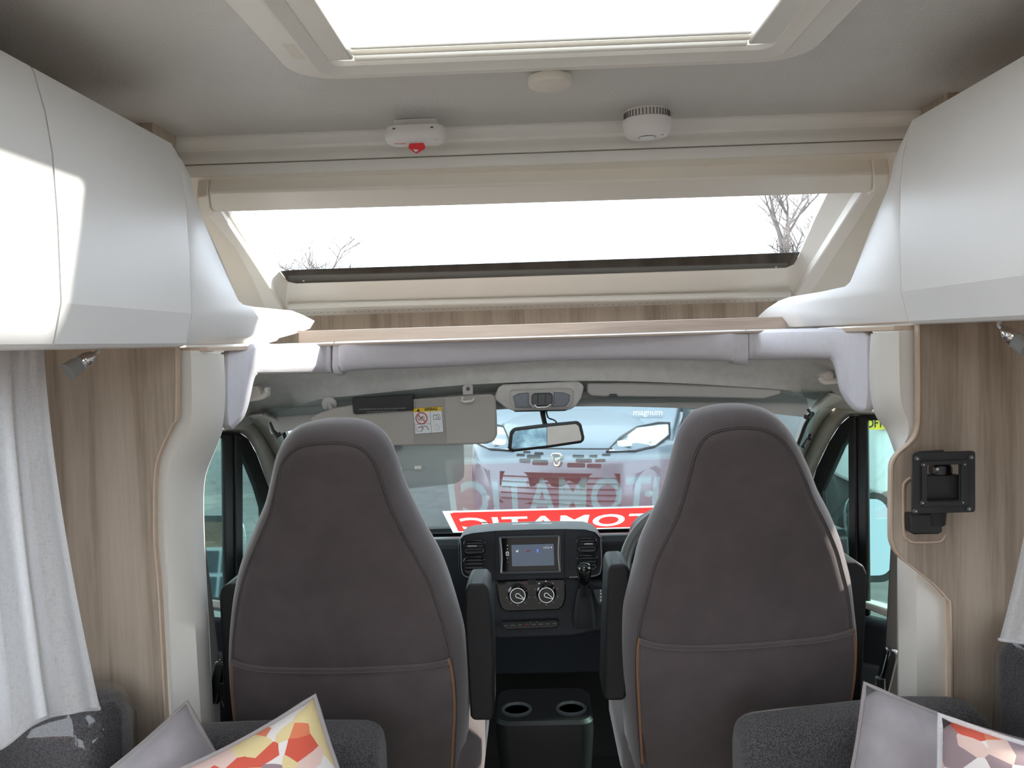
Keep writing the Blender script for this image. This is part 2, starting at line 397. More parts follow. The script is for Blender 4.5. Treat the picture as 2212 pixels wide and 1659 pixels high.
g = G().prism([p - SKn * 0.012 for p in pp], -SKn * 0.004); tag(g.obj('pane', 'skylight_glass', win))
g = G().plate([(606, 586), (640, 583), (1000, 571), (1400, 558), (1728, 545), (1716, 571), (1698, 579), (1400, 589), (1000, 602), (640, 613), (622, 609)], sh(SK, -0.0415), 0, -0.001)
g.obj('dark_border', 'gloss_black', win)
g = G(); SKd = sh(SK, -0.0505)
def dots(a, b, n, r):
    for i in range(n):
        t = i / (n - 1); c = PL(a[0] + (b[0] - a[0]) * t, a[1] + (b[1] - a[1]) * t, SKd); x, y, _ = frame_of(SK)
        g.add([c + x * r, c + y * r, c - x * r, c - y * r], [(0, 1, 2, 3)])
for k in range(4): dots((616 - 3 * k, 580 - 5 * k), (1726 + 2 * k, 541 - 5 * k), 200, 0.0028 - 0.0006 * k)
for k in range(3): dots((1722 - 6 * k, 548), (1792 - 6 * k, 404), 34, 0.0028 - 0.0006 * k); dots((612 + 6 * k, 588), (540 + 6 * k, 440), 34, 0.0028 - 0.0006 * k)
tag(g.obj('printed_dots', 'gloss_black', win), kind='stuff')
for x, y in ((656, 602), (1676, 572)):
    g = G().lathe([(0.004, 0), (0.006, 0.004), (0.003, 0.009)], PL(x, y, sh(SK, -0.049)), SKn, 10); g.obj('catch', 'trim_white', win, sm=True)
g = G().plate([(452, 388), (1000, 374), (1500, 359), (1884, 346), (1882, 384), (1870, 390), (1000, 417), (466, 432), (455, 421)], SK, -0.01, 0.035)
g.obj('blind_cassette', 'cream', win, bev=0.006)
g = G().plate([(463, 431), (1000, 416), (1872, 388), (1862, 401), (1000, 427), (474, 441)], SK, -0.02, 0.018); g.obj('blind_bar', 'silver', win, bev=0.003)
g = G().plate([(428, 391), (452, 388), (456, 421), (466, 432), (448, 436), (430, 431)], SK, -0.01, 0.042); g.obj('corner_cap', 'cream', win, bev=0.005)
g = G().plate([(1881, 345), (1917, 343), (1915, 372), (1898, 386), (1868, 391), (1881, 378)], SK, -0.01, 0.042); g.obj('corner_cap', 'cream', win, bev=0.005)
g = G().plate([(432, 436), (476, 440), (545, 545), (611, 652), (618, 670), (578, 664), (545, 590), (506, 519), (465, 470)], SK, -0.02, 0.022); g.obj('side_rail', 'cream_light', win, bev=0.004)
g = G().plate([(1912, 376), (1868, 388), (1838, 432), (1770, 540), (1716, 625), (1710, 643), (1740, 636), (1785, 568), (1832, 495), (1881, 418)], SK, -0.02, 0.022); g.obj('side_rail', 'cream_light', win, bev=0.004)
a, b = PL(622, 662, sh(SK, 0.008)), PL(1706, 635, sh(SK, 0.008)); g = G().tube([a, b], 0.011, 12); g.obj('blind_roller', 'trim_white', win, sm=True)
g = G().plate([(632, 668), (1704, 638), (1695, 653), (640, 684)], SK, -0.01, 0.006); hs = g.obj('punched_strip', 'trim_white', win, bev=0.002)
g = G()
for i in range(72):
    t = i / 71; c = PL(650 + 1040 * t, 676.5 - 29.5 * t, sh(SK, 0.0065)); g.lathe([(0.0022, 0), (0.0022, 0.0004)], c, SKn, 6)
tag(g.obj('punched_holes', 'black_plastic', hs), kind='stuff')
g = G().plate([(628, 684), (1698, 653), (1688, 665), (640, 699)], SK, -0.01, 0.016); g.obj('lower_rail', 'cream', win, bev=0.003)
# shelf under the skylight
shelf = thing('overhead_shelf', 'wood-effect shelf with a raised lip under the skylight', 'shelf', (0.035, 2.4, 1.49))
g = G().box((0.035, 2.875, 1.565), (1.9, 0.02, 0.14)); g.obj('back_board', 'wood', shelf)
g = G().box((0.033, 2.64, 1.502), (1.43, 0.46, 0.016)); g.obj('board', 'wood_pale', shelf, bev=0.002)
g = G().plate([(645, 715), (1697, 683.5), (1697, 712), (645, 745)], plane((0, 2.40, 0), (0, -1, 0)), -0.018, 0); g.obj('lip', 'wood_pale', shelf, bev=0.0015)
g = G().plate([(594, 745), (1752, 710), (1752, 716), (594, 751)], plane((0, 2.292, 0), (0, -1, 0)), -0.12, 0); g.obj('front_edge', 'wood_pale', shelf, bev=0.002)
for s, x0, x1 in ((-1, -0.80, -0.692), (1, 0.757, 0.86)):
    g = G().box(((x0 + x1) / 2, 2.03, 1.5030), (x1 - x0, 0.56, 0.011)); g.obj('side_strip', 'wood_edge', shelf, bev=0.002)
# ------------------------------------------------------------------ roof hatch
hat = thing('window_2', 'square roof hatch with cream frame and glazed dome in the ceiling', 'roof hatch', (0.045, 1.1, ZC), kind='structure')
hc = ((HX0 + HX1) / 2, (HY0 + HY1) / 2); hw, hh = HX1 - HX0, HY1 - HY0
def hr(dw, r, z): return [(x, y, z) for x, y in rrect(hw + dw, hh + dw, r, 6, *hc)]
g = G().loft([hr(0.19, 0.085, 2.0), hr(0.187, 0.085, 1.993), hr(0.175, 0.08, 1.988), hr(0.07, 0.04, 1.985)], True, False, False)
g.obj('outer_frame', 'cream_light', hat, sm=True, angle=30)
g = G().loft([hr(0.07, 0.04, 1.985), hr(0.066, 0.04, 1.976), hr(0.054, 0.036, 1.974), hr(0.042, 0.032, 1.977), hr(0.012, 0.022, 1.983)], True, False, False)
g.obj('rounded_bead', 'trim_white', hat, sm=True, angle=30)
g = G().loft([hr(0.012, 0.022, 1.983), hr(0.0, 0.02, 1.99), hr(-0.01, 0.018, 2.05), hr(-0.03, 0.018, 2.12)], True, False, False)  # shaft raised above the roof to trim the sun patch on the cabinet
g.obj('inner_shaft', 'cream_light', hat, sm=True, angle=30)
for s in (-1, 1):
    x = hc[0] + s * (hw / 2 - 0.012)
    g = G().box((x, hc[1], 1.992), (0.05, hh - 0.03, 0.014)); g.obj('blind_track', 'trim_white', hat, bev=0.004)
for k, (dy, z, m) in enumerate(((0.0, 1.990, 'trim_white'), (-0.016, 1.994, 'cream'), (-0.030, 1.999, 'trim_white'))):
    g = G().box((hc[0], HY1 - 0.012 + dy, z), (hw - 0.075, 0.009, 0.010)); g.obj('blind_rail', m, hat, bev=0.003)
g = G(); A_ = hr(-0.03, 0.018, 2.12); g.loft([A_, [(x, y, 2.135) for x, y, z in hr(-0.07, 0.018, 0)], [(x, y, 2.145) for x, y, z in hr(-0.3, 0.05, 0)]], True, False, True); g.obj('dome_pane', 'skylight_glass', hat, sm=True)
c = PZ(1188, 171, 1.987)
g = G().lathe([(0.0, -0.016), (0.034, -0.0155), (0.040, -0.012), (0.0415, -0.006), (0.0405, 0.003)], c, (0, 0, 1), 32); g.obj('round_cap', 'cream', hat, sm=True)
g = G().box(PZ(640, 110, 1.9865), (0.028, 0.075, 0.004)); g.obj('catch_plate', 'cream', hat, bev=0.002)
# ------------------------------------------------------------------ overhead cabinets
FXL, FXR = -0.70, 0.765
PROF = [(0.024, 1.925), (0.020, 1.916), (0.007, 1.858), (0.0, 1.80), (-0.002, 1.70), (0.0, 1.578), (0.015, 1.517), (0.021, 1.511), (0.030, 1.509)]
def xoff(z):
    for (a, za), (b, zb) in zip(PROF, PROF[1:]):
        if za >= z >= zb: return a + (b - a) * (za - z) / (za - zb)
    return PROF[0][0] if z > 1.9 else PROF[-1][0]
def cabinet(side, y0, y1, label, door_at_edge=True):
    fx = FXL if side < 0 else FXR; wx = XL if side < 0 else XR; sg = side
    c = thing('overhead_cabinet', label, 'cabinet', (fx + sg * 0.15, (y0 + y1) / 2, 1.51), 'white overhead cabinets')
    g = G().loft([[(fx + sg * (o + 0.020), y, z) for o, z in PROF] + [(wx, y, 1.512), (wx, y, 1.93)] for y in (y0, y1)]); g.obj('body', 'wood_edge', c)
    g = G().loft([[(fx + sg * o, y, z) for o, z in PROF] + [(fx + sg * (o + 0.018), y, z) for o, z in reversed(PROF)] for y in (y0 + 0.0022, y1 - 0.0022)])
    g.obj('door', 'cabinet_white', c, sm=True, angle=12)
    return c
ySL = PX(124, 520, FXL).y; yEL = PX(400, 390, FXL).y; ySR = PX(1945, 480, FXR).y
cabinet(-1, 0.35, ySL, 'white overhead cabinet nearest the camera on the curtain side, with a sunlit patch')
cabinet(-1, ySL, yEL, 'white overhead cabinet beside the skylight, above the brown wood panel with the curtain')
cabinet(1, 0.75, ySR, 'white overhead cabinet above the wood panel with the screen bracket')
def endpanel(side, px, ylim, label):
    fx = FXL if side < 0 else FXR; sg = side
    pts = [PX(a, b, fx) for a, b in px]
    pts[0] = V((fx, ylim + 0.0025, 1.9165)); pts[-1] = V((fx, ylim + 0.0025, 1.512))
    pts = [V((p.x, max(p.y, ylim + 0.0025), p.z)) for p in pts]
    bm = bmesh.new(); vs = [bm.verts.new(p) for p in pts]; bm.faces.new(vs)
    for z in (1.916, 1.858, 1.80, 1.578, 1.517):
        bmesh.ops.bisect_plane(bm, geom=bm.verts[:] + bm.edges[:] + bm.faces[:], plane_co=(0, 0, z), plane_no=(0, 0, 1))
    g = G(); bm.verts.index_update()
    for v in bm.verts:
        y_in = max(0.0, v.co.y - 2.34)      # the tip turns in towards the shelf lip
        v.co.x = fx + sg * (xoff(v.co.z)) - sg * y_in * 0.25
    g.add([v.co.copy() for v in bm.verts], [tuple(v.index for v in f.verts) for f in bm.faces]); bm.free()
    o = g.obj('cabinet_end_panel', 'cabinet_white'); md = o.modifiers.new('thickness', 'SOLIDIFY'); md.thickness = 0.02; md.offset = -1 if True else 1
    md = o.modifiers.new('bevel', 'BEVEL'); md.width = 0.004; md.segments = 2; md.limit_method = 'ANGLE'; md.angle_limit = math.radians(50)
    o.data.polygons.foreach_set('use_smooth', [True] * len(o.data.polygons)); o.data.set_sharp_from_angle(angle=math.radians(12))
    return tag(o, label, 'panel', 'cabinet end panels')
eL = [(384, 326), (402, 334), (411, 350), (421, 384), (424, 430), (438, 472), (473, 553), (509, 638), (515, 650), (525, 658), (549, 663), (600, 668), (622, 671), (635, 680), (650, 694), (647, 711), (630, 722), (612, 730), (608, 736), (591, 741), (399, 747)]
yv = PX(400, 390, FXL).y
endpanel(-1, eL, yv, 'white cabinet end panel stretching to the shelf, with a sunlit tip')
eR = [(1962, 279), (1938, 293), (1931, 313), (1924, 353), (1922, 386), (1916, 412), (1881, 498), (1845, 591), (1837, 609), (1826, 619), (1782, 629), (1719, 641), (1706, 649), (1689, 668), (1678, 683), (1697, 711), (1749, 709), (1964, 696)]
endpanel(1, eR, ySR, 'white cabinet end panel stretching to the shelf on the screen bracket side')
# ------------------------------------------------------------------ wood partitions, pillar covers, pelmet
YW = 1.72
WP = plane((0, YW, 0), (0, -1, 0))
eWL = [(379, 750), (379, 896), (371, 917), (353, 955), (337, 997), (332, 1040), (331, 1100), (332, 1177), (340, 1262), (350, 1443), (357, 1580), (362, 1700)]
cur = smooth([PL(a, b, WP) for a, b in eWL], 3); zt = 1.512
pts = [V((XL, YW, 0))] + [V((XL, YW, zt)), V((cur[0].x, YW, zt))] + cur + [V((cur[-1].x, YW, 0))]
wl = thing('wall_partition_left', 'brown wood-grain partition with a wavy edge behind the white curtain', 'wall', (-0.9, YW, 0), kind='structure')
G().prism(pts, (0, 0.018, 0)).obj('panel', 'wood', wl)
ed = [V((cur[0].x, YW, zt))] + cur + [V((cur[-1].x, YW, 0))]
G().loft([[p + V((0, -0.002, 0)) for p in ed], [p + V((0.004, -0.002, 0)) for p in ed], [p + V((0.004, 0.014, 0)) for p in ed]], False).obj('edge_band', 'wood_edge', wl, sm=True)
g = G().box((-0.885, 1.87, 1.965), (0.145, 0.12, 0.07)); g.obj('top_post', 'wood', wl)
eWR = [(1986, 702), (1987, 881), (1982, 935), (1966, 959), (1944, 978), (1930, 1000), (1928, 1032), (1927, 1146), (1930, 1174), (1944, 1201), (1977, 1228), (2020, 1263), (2047, 1293), (2055, 1320), (2057, 1510), (2058, 1700)]
cur = smooth([PL(a, b, WP) for a, b in eWR], 3)
pts = [V((XR, YW, 0)), V((XR, YW, zt)), V((cur[0].x, YW, zt))] + cur + [V((cur[-1].x, YW, 0))]
wr = thing('wall_partition_right', 'light wood-grain partition with a wavy edge carrying the black screen bracket', 'wall', (1.0, YW, 0), kind='structure')
G().prism(pts, (0, 0.018, 0)).obj('panel', 'wood', wr)
ed = [V((cur[0].x, YW, zt))] + cur + [V((cur[-1].x, YW, 0))]
G().loft([[p + V((0, -0.002, 0)) for p in ed], [p + V((-0.004, -0.002, 0)) for p in ed], [p + V((-0.004, 0.014, 0)) for p in ed]], False).obj('edge_band', 'wood_edge', wr, sm=True)
g = G().box((0.985, 1.87, 1.965), (0.17, 0.12, 0.07)); g.obj('top_post', 'wood', wr)
def coverloft(curves, n=46, flip=False):
    rings = []
    for c, dep in curves:
        pts = smooth([V((a, b, 0)) for a, b in c], 4); ys0 = pts[0].y; ys1 = pts[-1].y; ring = []
        pts = resample(pts, n)
        for p in pts:
            ring.append(PY(p.x, p.y, dep))
        rings.append(ring)
    return rings
cl0 = [(382, 756), (382, 896), (374, 917), (356, 955), (340, 997), (335, 1040), (335, 1177), (343, 1262), (353, 1443), (365, 1700)]
cl1 = [(412, 762), (414, 850), (411, 915), (392, 958), (370, 1000), (362, 1065), (362, 1177), (364, 1300), (370, 1450), (380, 1700)]
cl2 = [(455, 762), (461, 860), (458, 910), (436, 980), (416, 1025), (407, 1095), (409, 1200), (420, 1330), (430, 1490), (444, 1700)]
cl3 = [(483, 766), (486, 850), (480, 923), (461, 976), (446, 1013), (438, 1061), (440, 1177), (448, 1337), (456, 1496), (468, 1700)]
cl4 = [(485, 766), (488, 850), (482, 923), (464, 976), (449, 1013), (441, 1061), (443, 1177), (451, 1337), (459, 1496), (471, 1700)]
g = G().loft(coverloft([(cl0, 1.75), (cl1, 1.735), (cl2, 1.77), (cl3, 1.84), (cl4, 2.0)]), False)
g.loft([[p for p in r] for r in zip(*[(PY(a, 757, d), PY(a, 757, d) + V((0, 0, -0.004))) for a, d in ((382, 1.75), (412, 1.735), (455, 1.77), (484, 1.84))])], False)
tag(g.obj('trim_2', 'pillar_plastic', sm=True, angle=50), 'pale curved plastic pillar cover beside the brown wood partition and curtain', 'pillar trim', kind='structure')
cr0 = [(1985, 712), (1985, 881), (1980, 935), (1964, 959), (1950, 975), (1942, 982)]
cr1 = [(1942, 716), (1944, 840), (1950, 880), (1962, 910), (1962, 940), (1945, 975)]
cr2 = [(1903, 720), (1904, 820), (1906, 862), (1926, 905), (1938, 940), (1942, 978)]
cr3 = [(1882, 721), (1878, 788), (1882, 859), (1895, 902), (1917, 929), (1938, 980)]
cr4 = [(1880, 721), (1876, 788), (1880, 859), (1893, 902), (1914, 929), (1933, 980)]
g = G().loft(coverloft([(cr0, 1.75), (cr1, 1.735), (cr2, 1.77), (cr3, 1.84), (cr4, 2.0)], 26), False)
for dx in ((1945, 1.78, 2060, 1.75),):
    a0 = [(1941, 1195), (1941, 1350), (1941, 1700)]; a1 = [(1980, 1215), (1980, 1350), (1982, 1700)]; a2 = [(2035, 1255), (2042, 1340), (2044, 1700)]; a3 = [(2056, 1290), (2058, 1380), (2060, 1700)]
    g.loft(coverloft([(a3, 1.75), (a2, 1.742), (a1, 1.75), (a0, 1.79), ([(x - 3, y) for x, y in a0], 1.98)], 12), False)
tag(g.obj('trim_3', 'pillar_plastic', sm=True, angle=50), 'pale curved plastic pillar cover beside the screen bracket partition', 'pillar trim', kind='structure')
def pel(rows, name, label, th=0.02):
    top = smooth([PY(r[0], r[1], r[3]) for r in rows], 5); bot = smooth([PY(r[-1] if len(r) > 4 else r[0], r[2], r[3]) for r in rows], 5)
    r1 = [t.lerp(b, 0.0) + V((0, 0.025, 0.004)) for t, b in zip(top, bot)]
    r2 = [t.lerp(b, 0.06) for t, b in zip(top, bot)]; r3 = [t.lerp(b, 0.75) + V((0, -0.003, 0)) for t, b in zip(top, bot)]
    r4 = [t.lerp(b, 0.93) + V((0, 0.004, 0)) for t, b in zip(top, bot)]; r5 = [b + V((0, 0.03, 0)) for b in bot]
    g = G().loft([r1, r2, r3, r4, r5], False)
    # rolled ends
    o = g.obj(name, 'pelmet_fabric', sm=True, sol=th, angle=60); return tag(o, label, 'pelmet', kind='structure')
pel([(722, 749, 803, 2.31), (735, 748, 804, 2.305), (765, 747, 793, 2.30), (968, 742, 785, 2.34), (1200, 735, 772, 2.36), (1400, 729, 770, 2.34), (1560, 724, 772, 2.30), (1588, 723, 780, 2.305), (1614, 723, 781, 2.31)], 'trim_4', 'long grey fabric pelmet panel across the cab opening')
pel([(483, 758, 930, 1.90), (495, 756, 918, 1.93), (508, 755, 904, 1.96), (518, 754, 880, 1.98), (525, 754, 850, 1.995), (531, 753, 822, 2.007), (538, 753, 807, 2.02), (550, 752, 802, 2.045), (575, 752, 801, 2.09), (620, 751, 801, 2.18), (690, 750, 800, 2.30), (716, 749, 799, 2.31)], 'trim_5', 'grey fabric side pelmet in full sun above the grab handle')
pel([(1617, 723, 770, 2.31), (1640, 722, 770, 2.30), (1700, 720, 769, 2.22), (1760, 719, 768, 2.13), (1795, 718, 768, 2.075), (1808, 718, 771, 2.055), (1818, 718, 785, 2.04), (1826, 718, 815, 2.027), (1832, 718, 842, 2.017), (1845, 718, 866, 1.995), (1863, 718, 886, 1.95), (1884, 719, 892, 1.90)], 'trim_6', 'shaded grey fabric side pelmet above the driver door')
# ================================================================== cab shell
def curve(rows, n, sub=4): return resample(smooth([PY(a, b, d) for a, b, d in rows], sub), n)
hA = curve([(497, 905, 2.02), (528, 830, 2.10), (545, 797, 2.16), (600, 793, 2.27), (715, 790, 2.35), (968, 778, 2.38), (1200, 765, 2.40), (1400, 762, 2.38), (1614, 764, 2.35), (1740, 762, 2.25), (1810, 764, 2.14), (1836, 830, 2.08), (1868, 880, 2.02)], 60)
hB = curve([(500, 908, 2.36), (540, 893, 2.5), (590, 890, 2.5), (640, 876, 2.48), (688, 861, 2.44), (760, 853, 2.42), (1000, 830, 2.41), (1250, 821, 2.41), (1448, 825, 2.41), (1684, 839, 2.43), (1712, 845, 2.45), (1760, 862, 2.5), (1800, 864, 2.5), (1868, 866, 2.36)], 60)
hM = [a.lerp(b, 0.5) + V((0, 0.02, 0.012)) for a, b in zip(hA, hB)]
hC = [b + V((0, 0.045, 0.02)) for b in hB]; hD = [b + V((0, 0.09, -0.03)) for b in hB]; hE = [b + V((0, 0.2, -0.035)) for b in hB]
hZ = [a + V((0, -0.015, 0.04)) for a in hA]
g = G().loft([hZ, hA, hM, hB, hC, hD], False)
tag(g.obj('ceiling_cab', 'headliner', sm=True, angle=60, sol=0.006), 'grey fabric headliner above the cab seats', 'headliner', kind='structure')
# roof skin over the cab so that no daylight leaks in
g = G().loft([[V((XL, 2.42, 1.487)), V((XR, 2.42, 1.487))], [V((XL, 2.50, 1.44)), V((XR, 2.50, 1.44))], [V((-0.86, 2.60, 1.33)), V((0.93, 2.60, 1.33))]], False)
tag(g.obj('ceiling_cab_roof', 'headliner_plastic', sol=0.01), 'roof skin over the cab hidden above the headliner', 'roof', kind='structure')
for sx_, xx in (('left', XL - 0.012), ('right', XR + 0.012)): tag(G().box((xx, 2.36, 1.68), (0.02, 1.2, 0.66)).obj('wall_cab_' + sx_, 'wall_board'), 'unseen upper cab side wall blocking daylight above the ' + ('passenger' if xx < 0 else 'driver') + ' door', 'wall', kind='structure')  # unseen, put in to stop daylight leaking over the doors
# windscreen
WB, WT = V((0, 3.15, 0.765)), V((0, 2.47, 1.30))
WSd = (WB - WT).normalized(); WSn = V((0, WSd.z, -WSd.y)).normalized()   # towards the cab
WS = (WT, WSn)
def wsp(x, t): p = WT.lerp(WB, t); return V((x, p.y, p.z))
ws = thing('window_3', 'raked windscreen with a black edge seal above the dashboard', 'windscreen', (0.035, 3.15, 0.76), kind='structure')
c4 = None
G().prism([wsp(-0.93, 0.985), wsp(1.0, 0.985), wsp(1.0, 1.03), wsp(-0.93, 1.03)], WSn * 0.004).obj('base_seal', 'rubber', ws)
# pillars between windscreen and door seals
DLn = V((0.9, -0.07, 0)).normalized(); DL = (V((-0.99, 2.1, 0)), DLn)
DRn = V((-0.9, -0.07, 0)).normalized(); DR = (V((1.06, 2.1, 0)), DRn)
sealL = [(496, 897), (514, 900), (531, 905), (549, 918), (564, 938), (577, 961), (592, 991), (602, 1022), (635, 1110), (665, 1180)]
sealR = [(1885, 868), (1862, 865), (1844, 866), (1819, 871), (1795, 890), (1775, 917), (1758, 951), (1731, 1012), (1700, 1080), (1668, 1150)]
wL = [(566, 895), (590, 905), (604, 915), (612, 936), (619, 958), (628, 981), (640, 1015), (655, 1060), (680, 1120), (705, 1180)]
wR = [(1800, 850), (1785, 862), (1770, 875), (1757, 892), (1742, 915), (1732, 942), (1718, 975), (1700, 1012), (1670, 1080), (1640, 1150)]
def wpl(a, b): return PL(a, b, (WT + WSn * 0.012, WSn))
c4 = [wsp(wpl(604, 915).x - 0.02, -0.04), wsp(wpl(1762, 885).x + 0.02, -0.04), wsp(wpl(1640, 1150).x + 0.02, 1.02), wsp(wpl(705, 1180).x - 0.02, 1.02)]
G().prism(c4, -WSn * 0.004).obj('pane', 'windscreen_glass', ws)
for sg, seal, we, dp, lab, nm in ((-1, sealL, wL, DL, 'pale windscreen pillar on the passenger side with a black blind clip', 'trim_7'), (1, sealR, wR, DR, 'pale windscreen pillar on the driver side', 'trim_8')):
    r0 = smooth([PL(a, b, (dp[0] + dp[1] * 0.0, dp[1])) for a, b in seal], 3); r1 = smooth([wpl(a, b) for a, b in we], 3)
    mid = [a.lerp(b, 0.5) + V((-sg * 0.03, -0.03, 0)) for a, b in zip(r0, r1)]
    tag(G().loft([r0, mid, r1, [p + V((-sg * 0.004, 0.03, 0)) for p in r1]], False).obj(nm, 'pillar_plastic', sm=True, sol=0.006, angle=50), lab, 'pillar trim', kind='structure')
    G().tube([p + V((-sg * 0.004, -0.006, 0)) for p in r1[9:]], 0.006, 6).obj('screen_seal', 'rubber', ws, sm=True)
# blind rail / header strip at the top of the windscreen
top = [(578, 913, 2.49), (600, 905, 2.48), (680, 897, 2.475), (800, 886, 2.475), (1000, 872, 2.475), (1250, 862, 2.475), (1450, 863, 2.475), (1590, 868, 2.475), (1733, 878, 2.48), (1745, 880, 2.49)]
bot = [(585, 938, 2.455), (612, 934, 2.455), (680, 919, 2.455), (800, 906, 2.455), (1000, 889, 2.455), (1250, 878, 2.455), (1450, 881, 2.455), (1590, 887, 2.455), (1728, 900, 2.455), (1740, 903, 2.455)]
cb = thing('trim_9', 'grey pleated-blind rail along the top of the windscreen', 'trim', (0.035, 2.46, 1.29), kind='structure')
t_, b_ = smooth([PY(*p) for p in top], 4), smooth([PY(*p) for p in bot], 4)
G().loft([[p + V((0, 0.03, 0.03)) for p in t_], t_, b_, [p + V((0, 0.03, 0.004)) for p in b_]], False).obj('rail', 'headliner_plastic', cb, sm=True, angle=30)
for pts in ([(583, 912), (590, 930), (600, 942), (606, 936)], [(1745, 884), (1752, 893), (1746, 902), (1738, 900)]):
    a = [PY(x, y, 2.44) for x, y in pts]; G().tube(a, [0.004, 0.005, 0.008, 0.007], 8).obj('blind_clip', 'black_plastic', cb, sm=True)
G().tube([PY(1745, 938, 2.5), PY(1752, 940, 2.5), PY(1748, 948, 2.49)], 0.007, 8).obj('blind_clip', 'black_plastic', cb, sm=True)
G().tube([PY(1744, 948, 2.49), PY(1734, 966, 2.48)], [0.004, 0.007], 8).obj('blind_clip', 'black_plastic', cb, sm=True)
# ------------------------------------------------------------------ doors
def door(nm, lab, pl, seal, inner, black, divider, drop, quarter, card, sill, cardtop):
    n = pl[1]; d = thing(nm, lab, 'door', PL(*card[0], pl) * 1.0, kind='structure'); d.location.z = -0.15
    rs, ri = resample(smooth([PL(*p, pl) for p in seal], 3), 34), resample(smooth([PL(*p, pl) for p in inner], 3), 34)
    G().tube([p + n * 0.012 for p in rs], 0.011, 8).obj('door_seal', 'rubber', d, sm=True)
    G().loft([[p + n * 0.004 for p in rs], [a.lerp(b, 0.3) + n * 0.018 for a, b in zip(rs, ri)], [a.lerp(b, 0.85) + n * 0.016 for a, b in zip(rs, ri)], [p - n * 0.004 for p in ri]], False).obj('frame', 'pillar_plastic', d, sm=True, angle=60, sol=0.004)
    G().plate(black, pl, -0.022, -0.003).obj('window_surround', 'rubber', d, bev=0.003)
    G().plate(divider, pl, -0.010, 0.004).obj('divider_post', 'rubber', d, bev=0.006)
    m0 = [((a[0] + b[0]) / 2, (a[1] + b[1]) / 2) for a, b in ((divider[0], divider[1]), (divider[3], divider[2]))]
    G().tube([PL(*p, pl) + n * 0.008 for p in m0], 0.005, 8).obj('divider_rib', 'black_plastic', d, sm=True)
    G().plate(drop, pl, -0.016, -0.012).obj('drop_window_pane', 'side_glass', d)
    G().plate(quarter, pl, -0.016, -0.012).obj('quarter_window_pane', 'side_glass', d)
    G().plate(card, pl, -0.03, 0.05).obj('door_card', 'dash_dark', d, bev=0.015, seg=3)
    G().plate(cardtop, pl, -0.03, 0.062).obj('armrest_ledge', 'dash_grey', d, bev=0.012, seg=3)
    G().plate(sill, pl, -0.03, 0.02).obj('window_sill', 'pillar_plastic', d, bev=0.006)
    return d
innL = [(470, 932), (483, 932), (500, 931), (519, 933), (539, 948), (557, 981), (572, 1022), (587, 1062), (612, 1130), (640, 1200)]
door('door_1', 'passenger cab door with black-framed windows behind the pillar cover', DL, sealL, innL,
     [(470, 932), (500, 931), (519, 933), (539, 948), (557, 981), (572, 1022), (587, 1062), (612, 1130), (640, 1200), (640, 1330), (605, 1330), (580, 1220), (574, 1150), (570, 1095), (557, 1050), (540, 1008), (527, 980), (524, 960), (514, 946), (470, 946)],
     [(482, 936), (523, 944), (524, 1345), (487, 1345)], [(395, 930), (492, 930), (495, 1345), (405, 1345)], [(518, 940), (600, 1010), (620, 1345), (518, 1345)],
     [(395, 1330), (640, 1345), (660, 1900), (405, 1900)], [(395, 1288), (640, 1320), (640, 1345), (395, 1306)], [(395, 1400), (640, 1440), (640, 1500), (395, 1450)])
innR = [(1900, 893), (1880, 894), (1862, 895), (1835, 897), (1812, 917), (1788, 955), (1761, 1012), (1748, 1059), (1722, 1130), (1700, 1190)]
door('door_2', 'driver cab door with black-framed windows and white sill', DR, sealR, innR,
     [(1900, 893), (1862, 895), (1835, 897), (1812, 917), (1788, 955), (1761, 1012), (1748, 1059), (1722, 1130), (1700, 1190), (1700, 1330), (1745, 1330), (1772, 1190), (1776, 1130), (1773, 1060), (1795, 1010), (1815, 965), (1826, 949), (1832, 930), (1845, 908), (1900, 908)],
     [(1833, 904), (1872, 897), (1876, 1330), (1836, 1330)], [(1865, 892), (1960, 890), (1960, 1345), (1868, 1345)], [(1838, 940), (1755, 1000), (1740, 1345), (1838, 1345)],
     [(1960, 1350), (1700, 1290), (1690, 1900), (1960, 1900)], [(1960, 1345), (1874, 1312), (1700, 1270), (1700, 1250), (1874, 1298), (1960, 1324)], [(1960, 1440), (1700, 1390), (1700, 1450), (1960, 1500)])
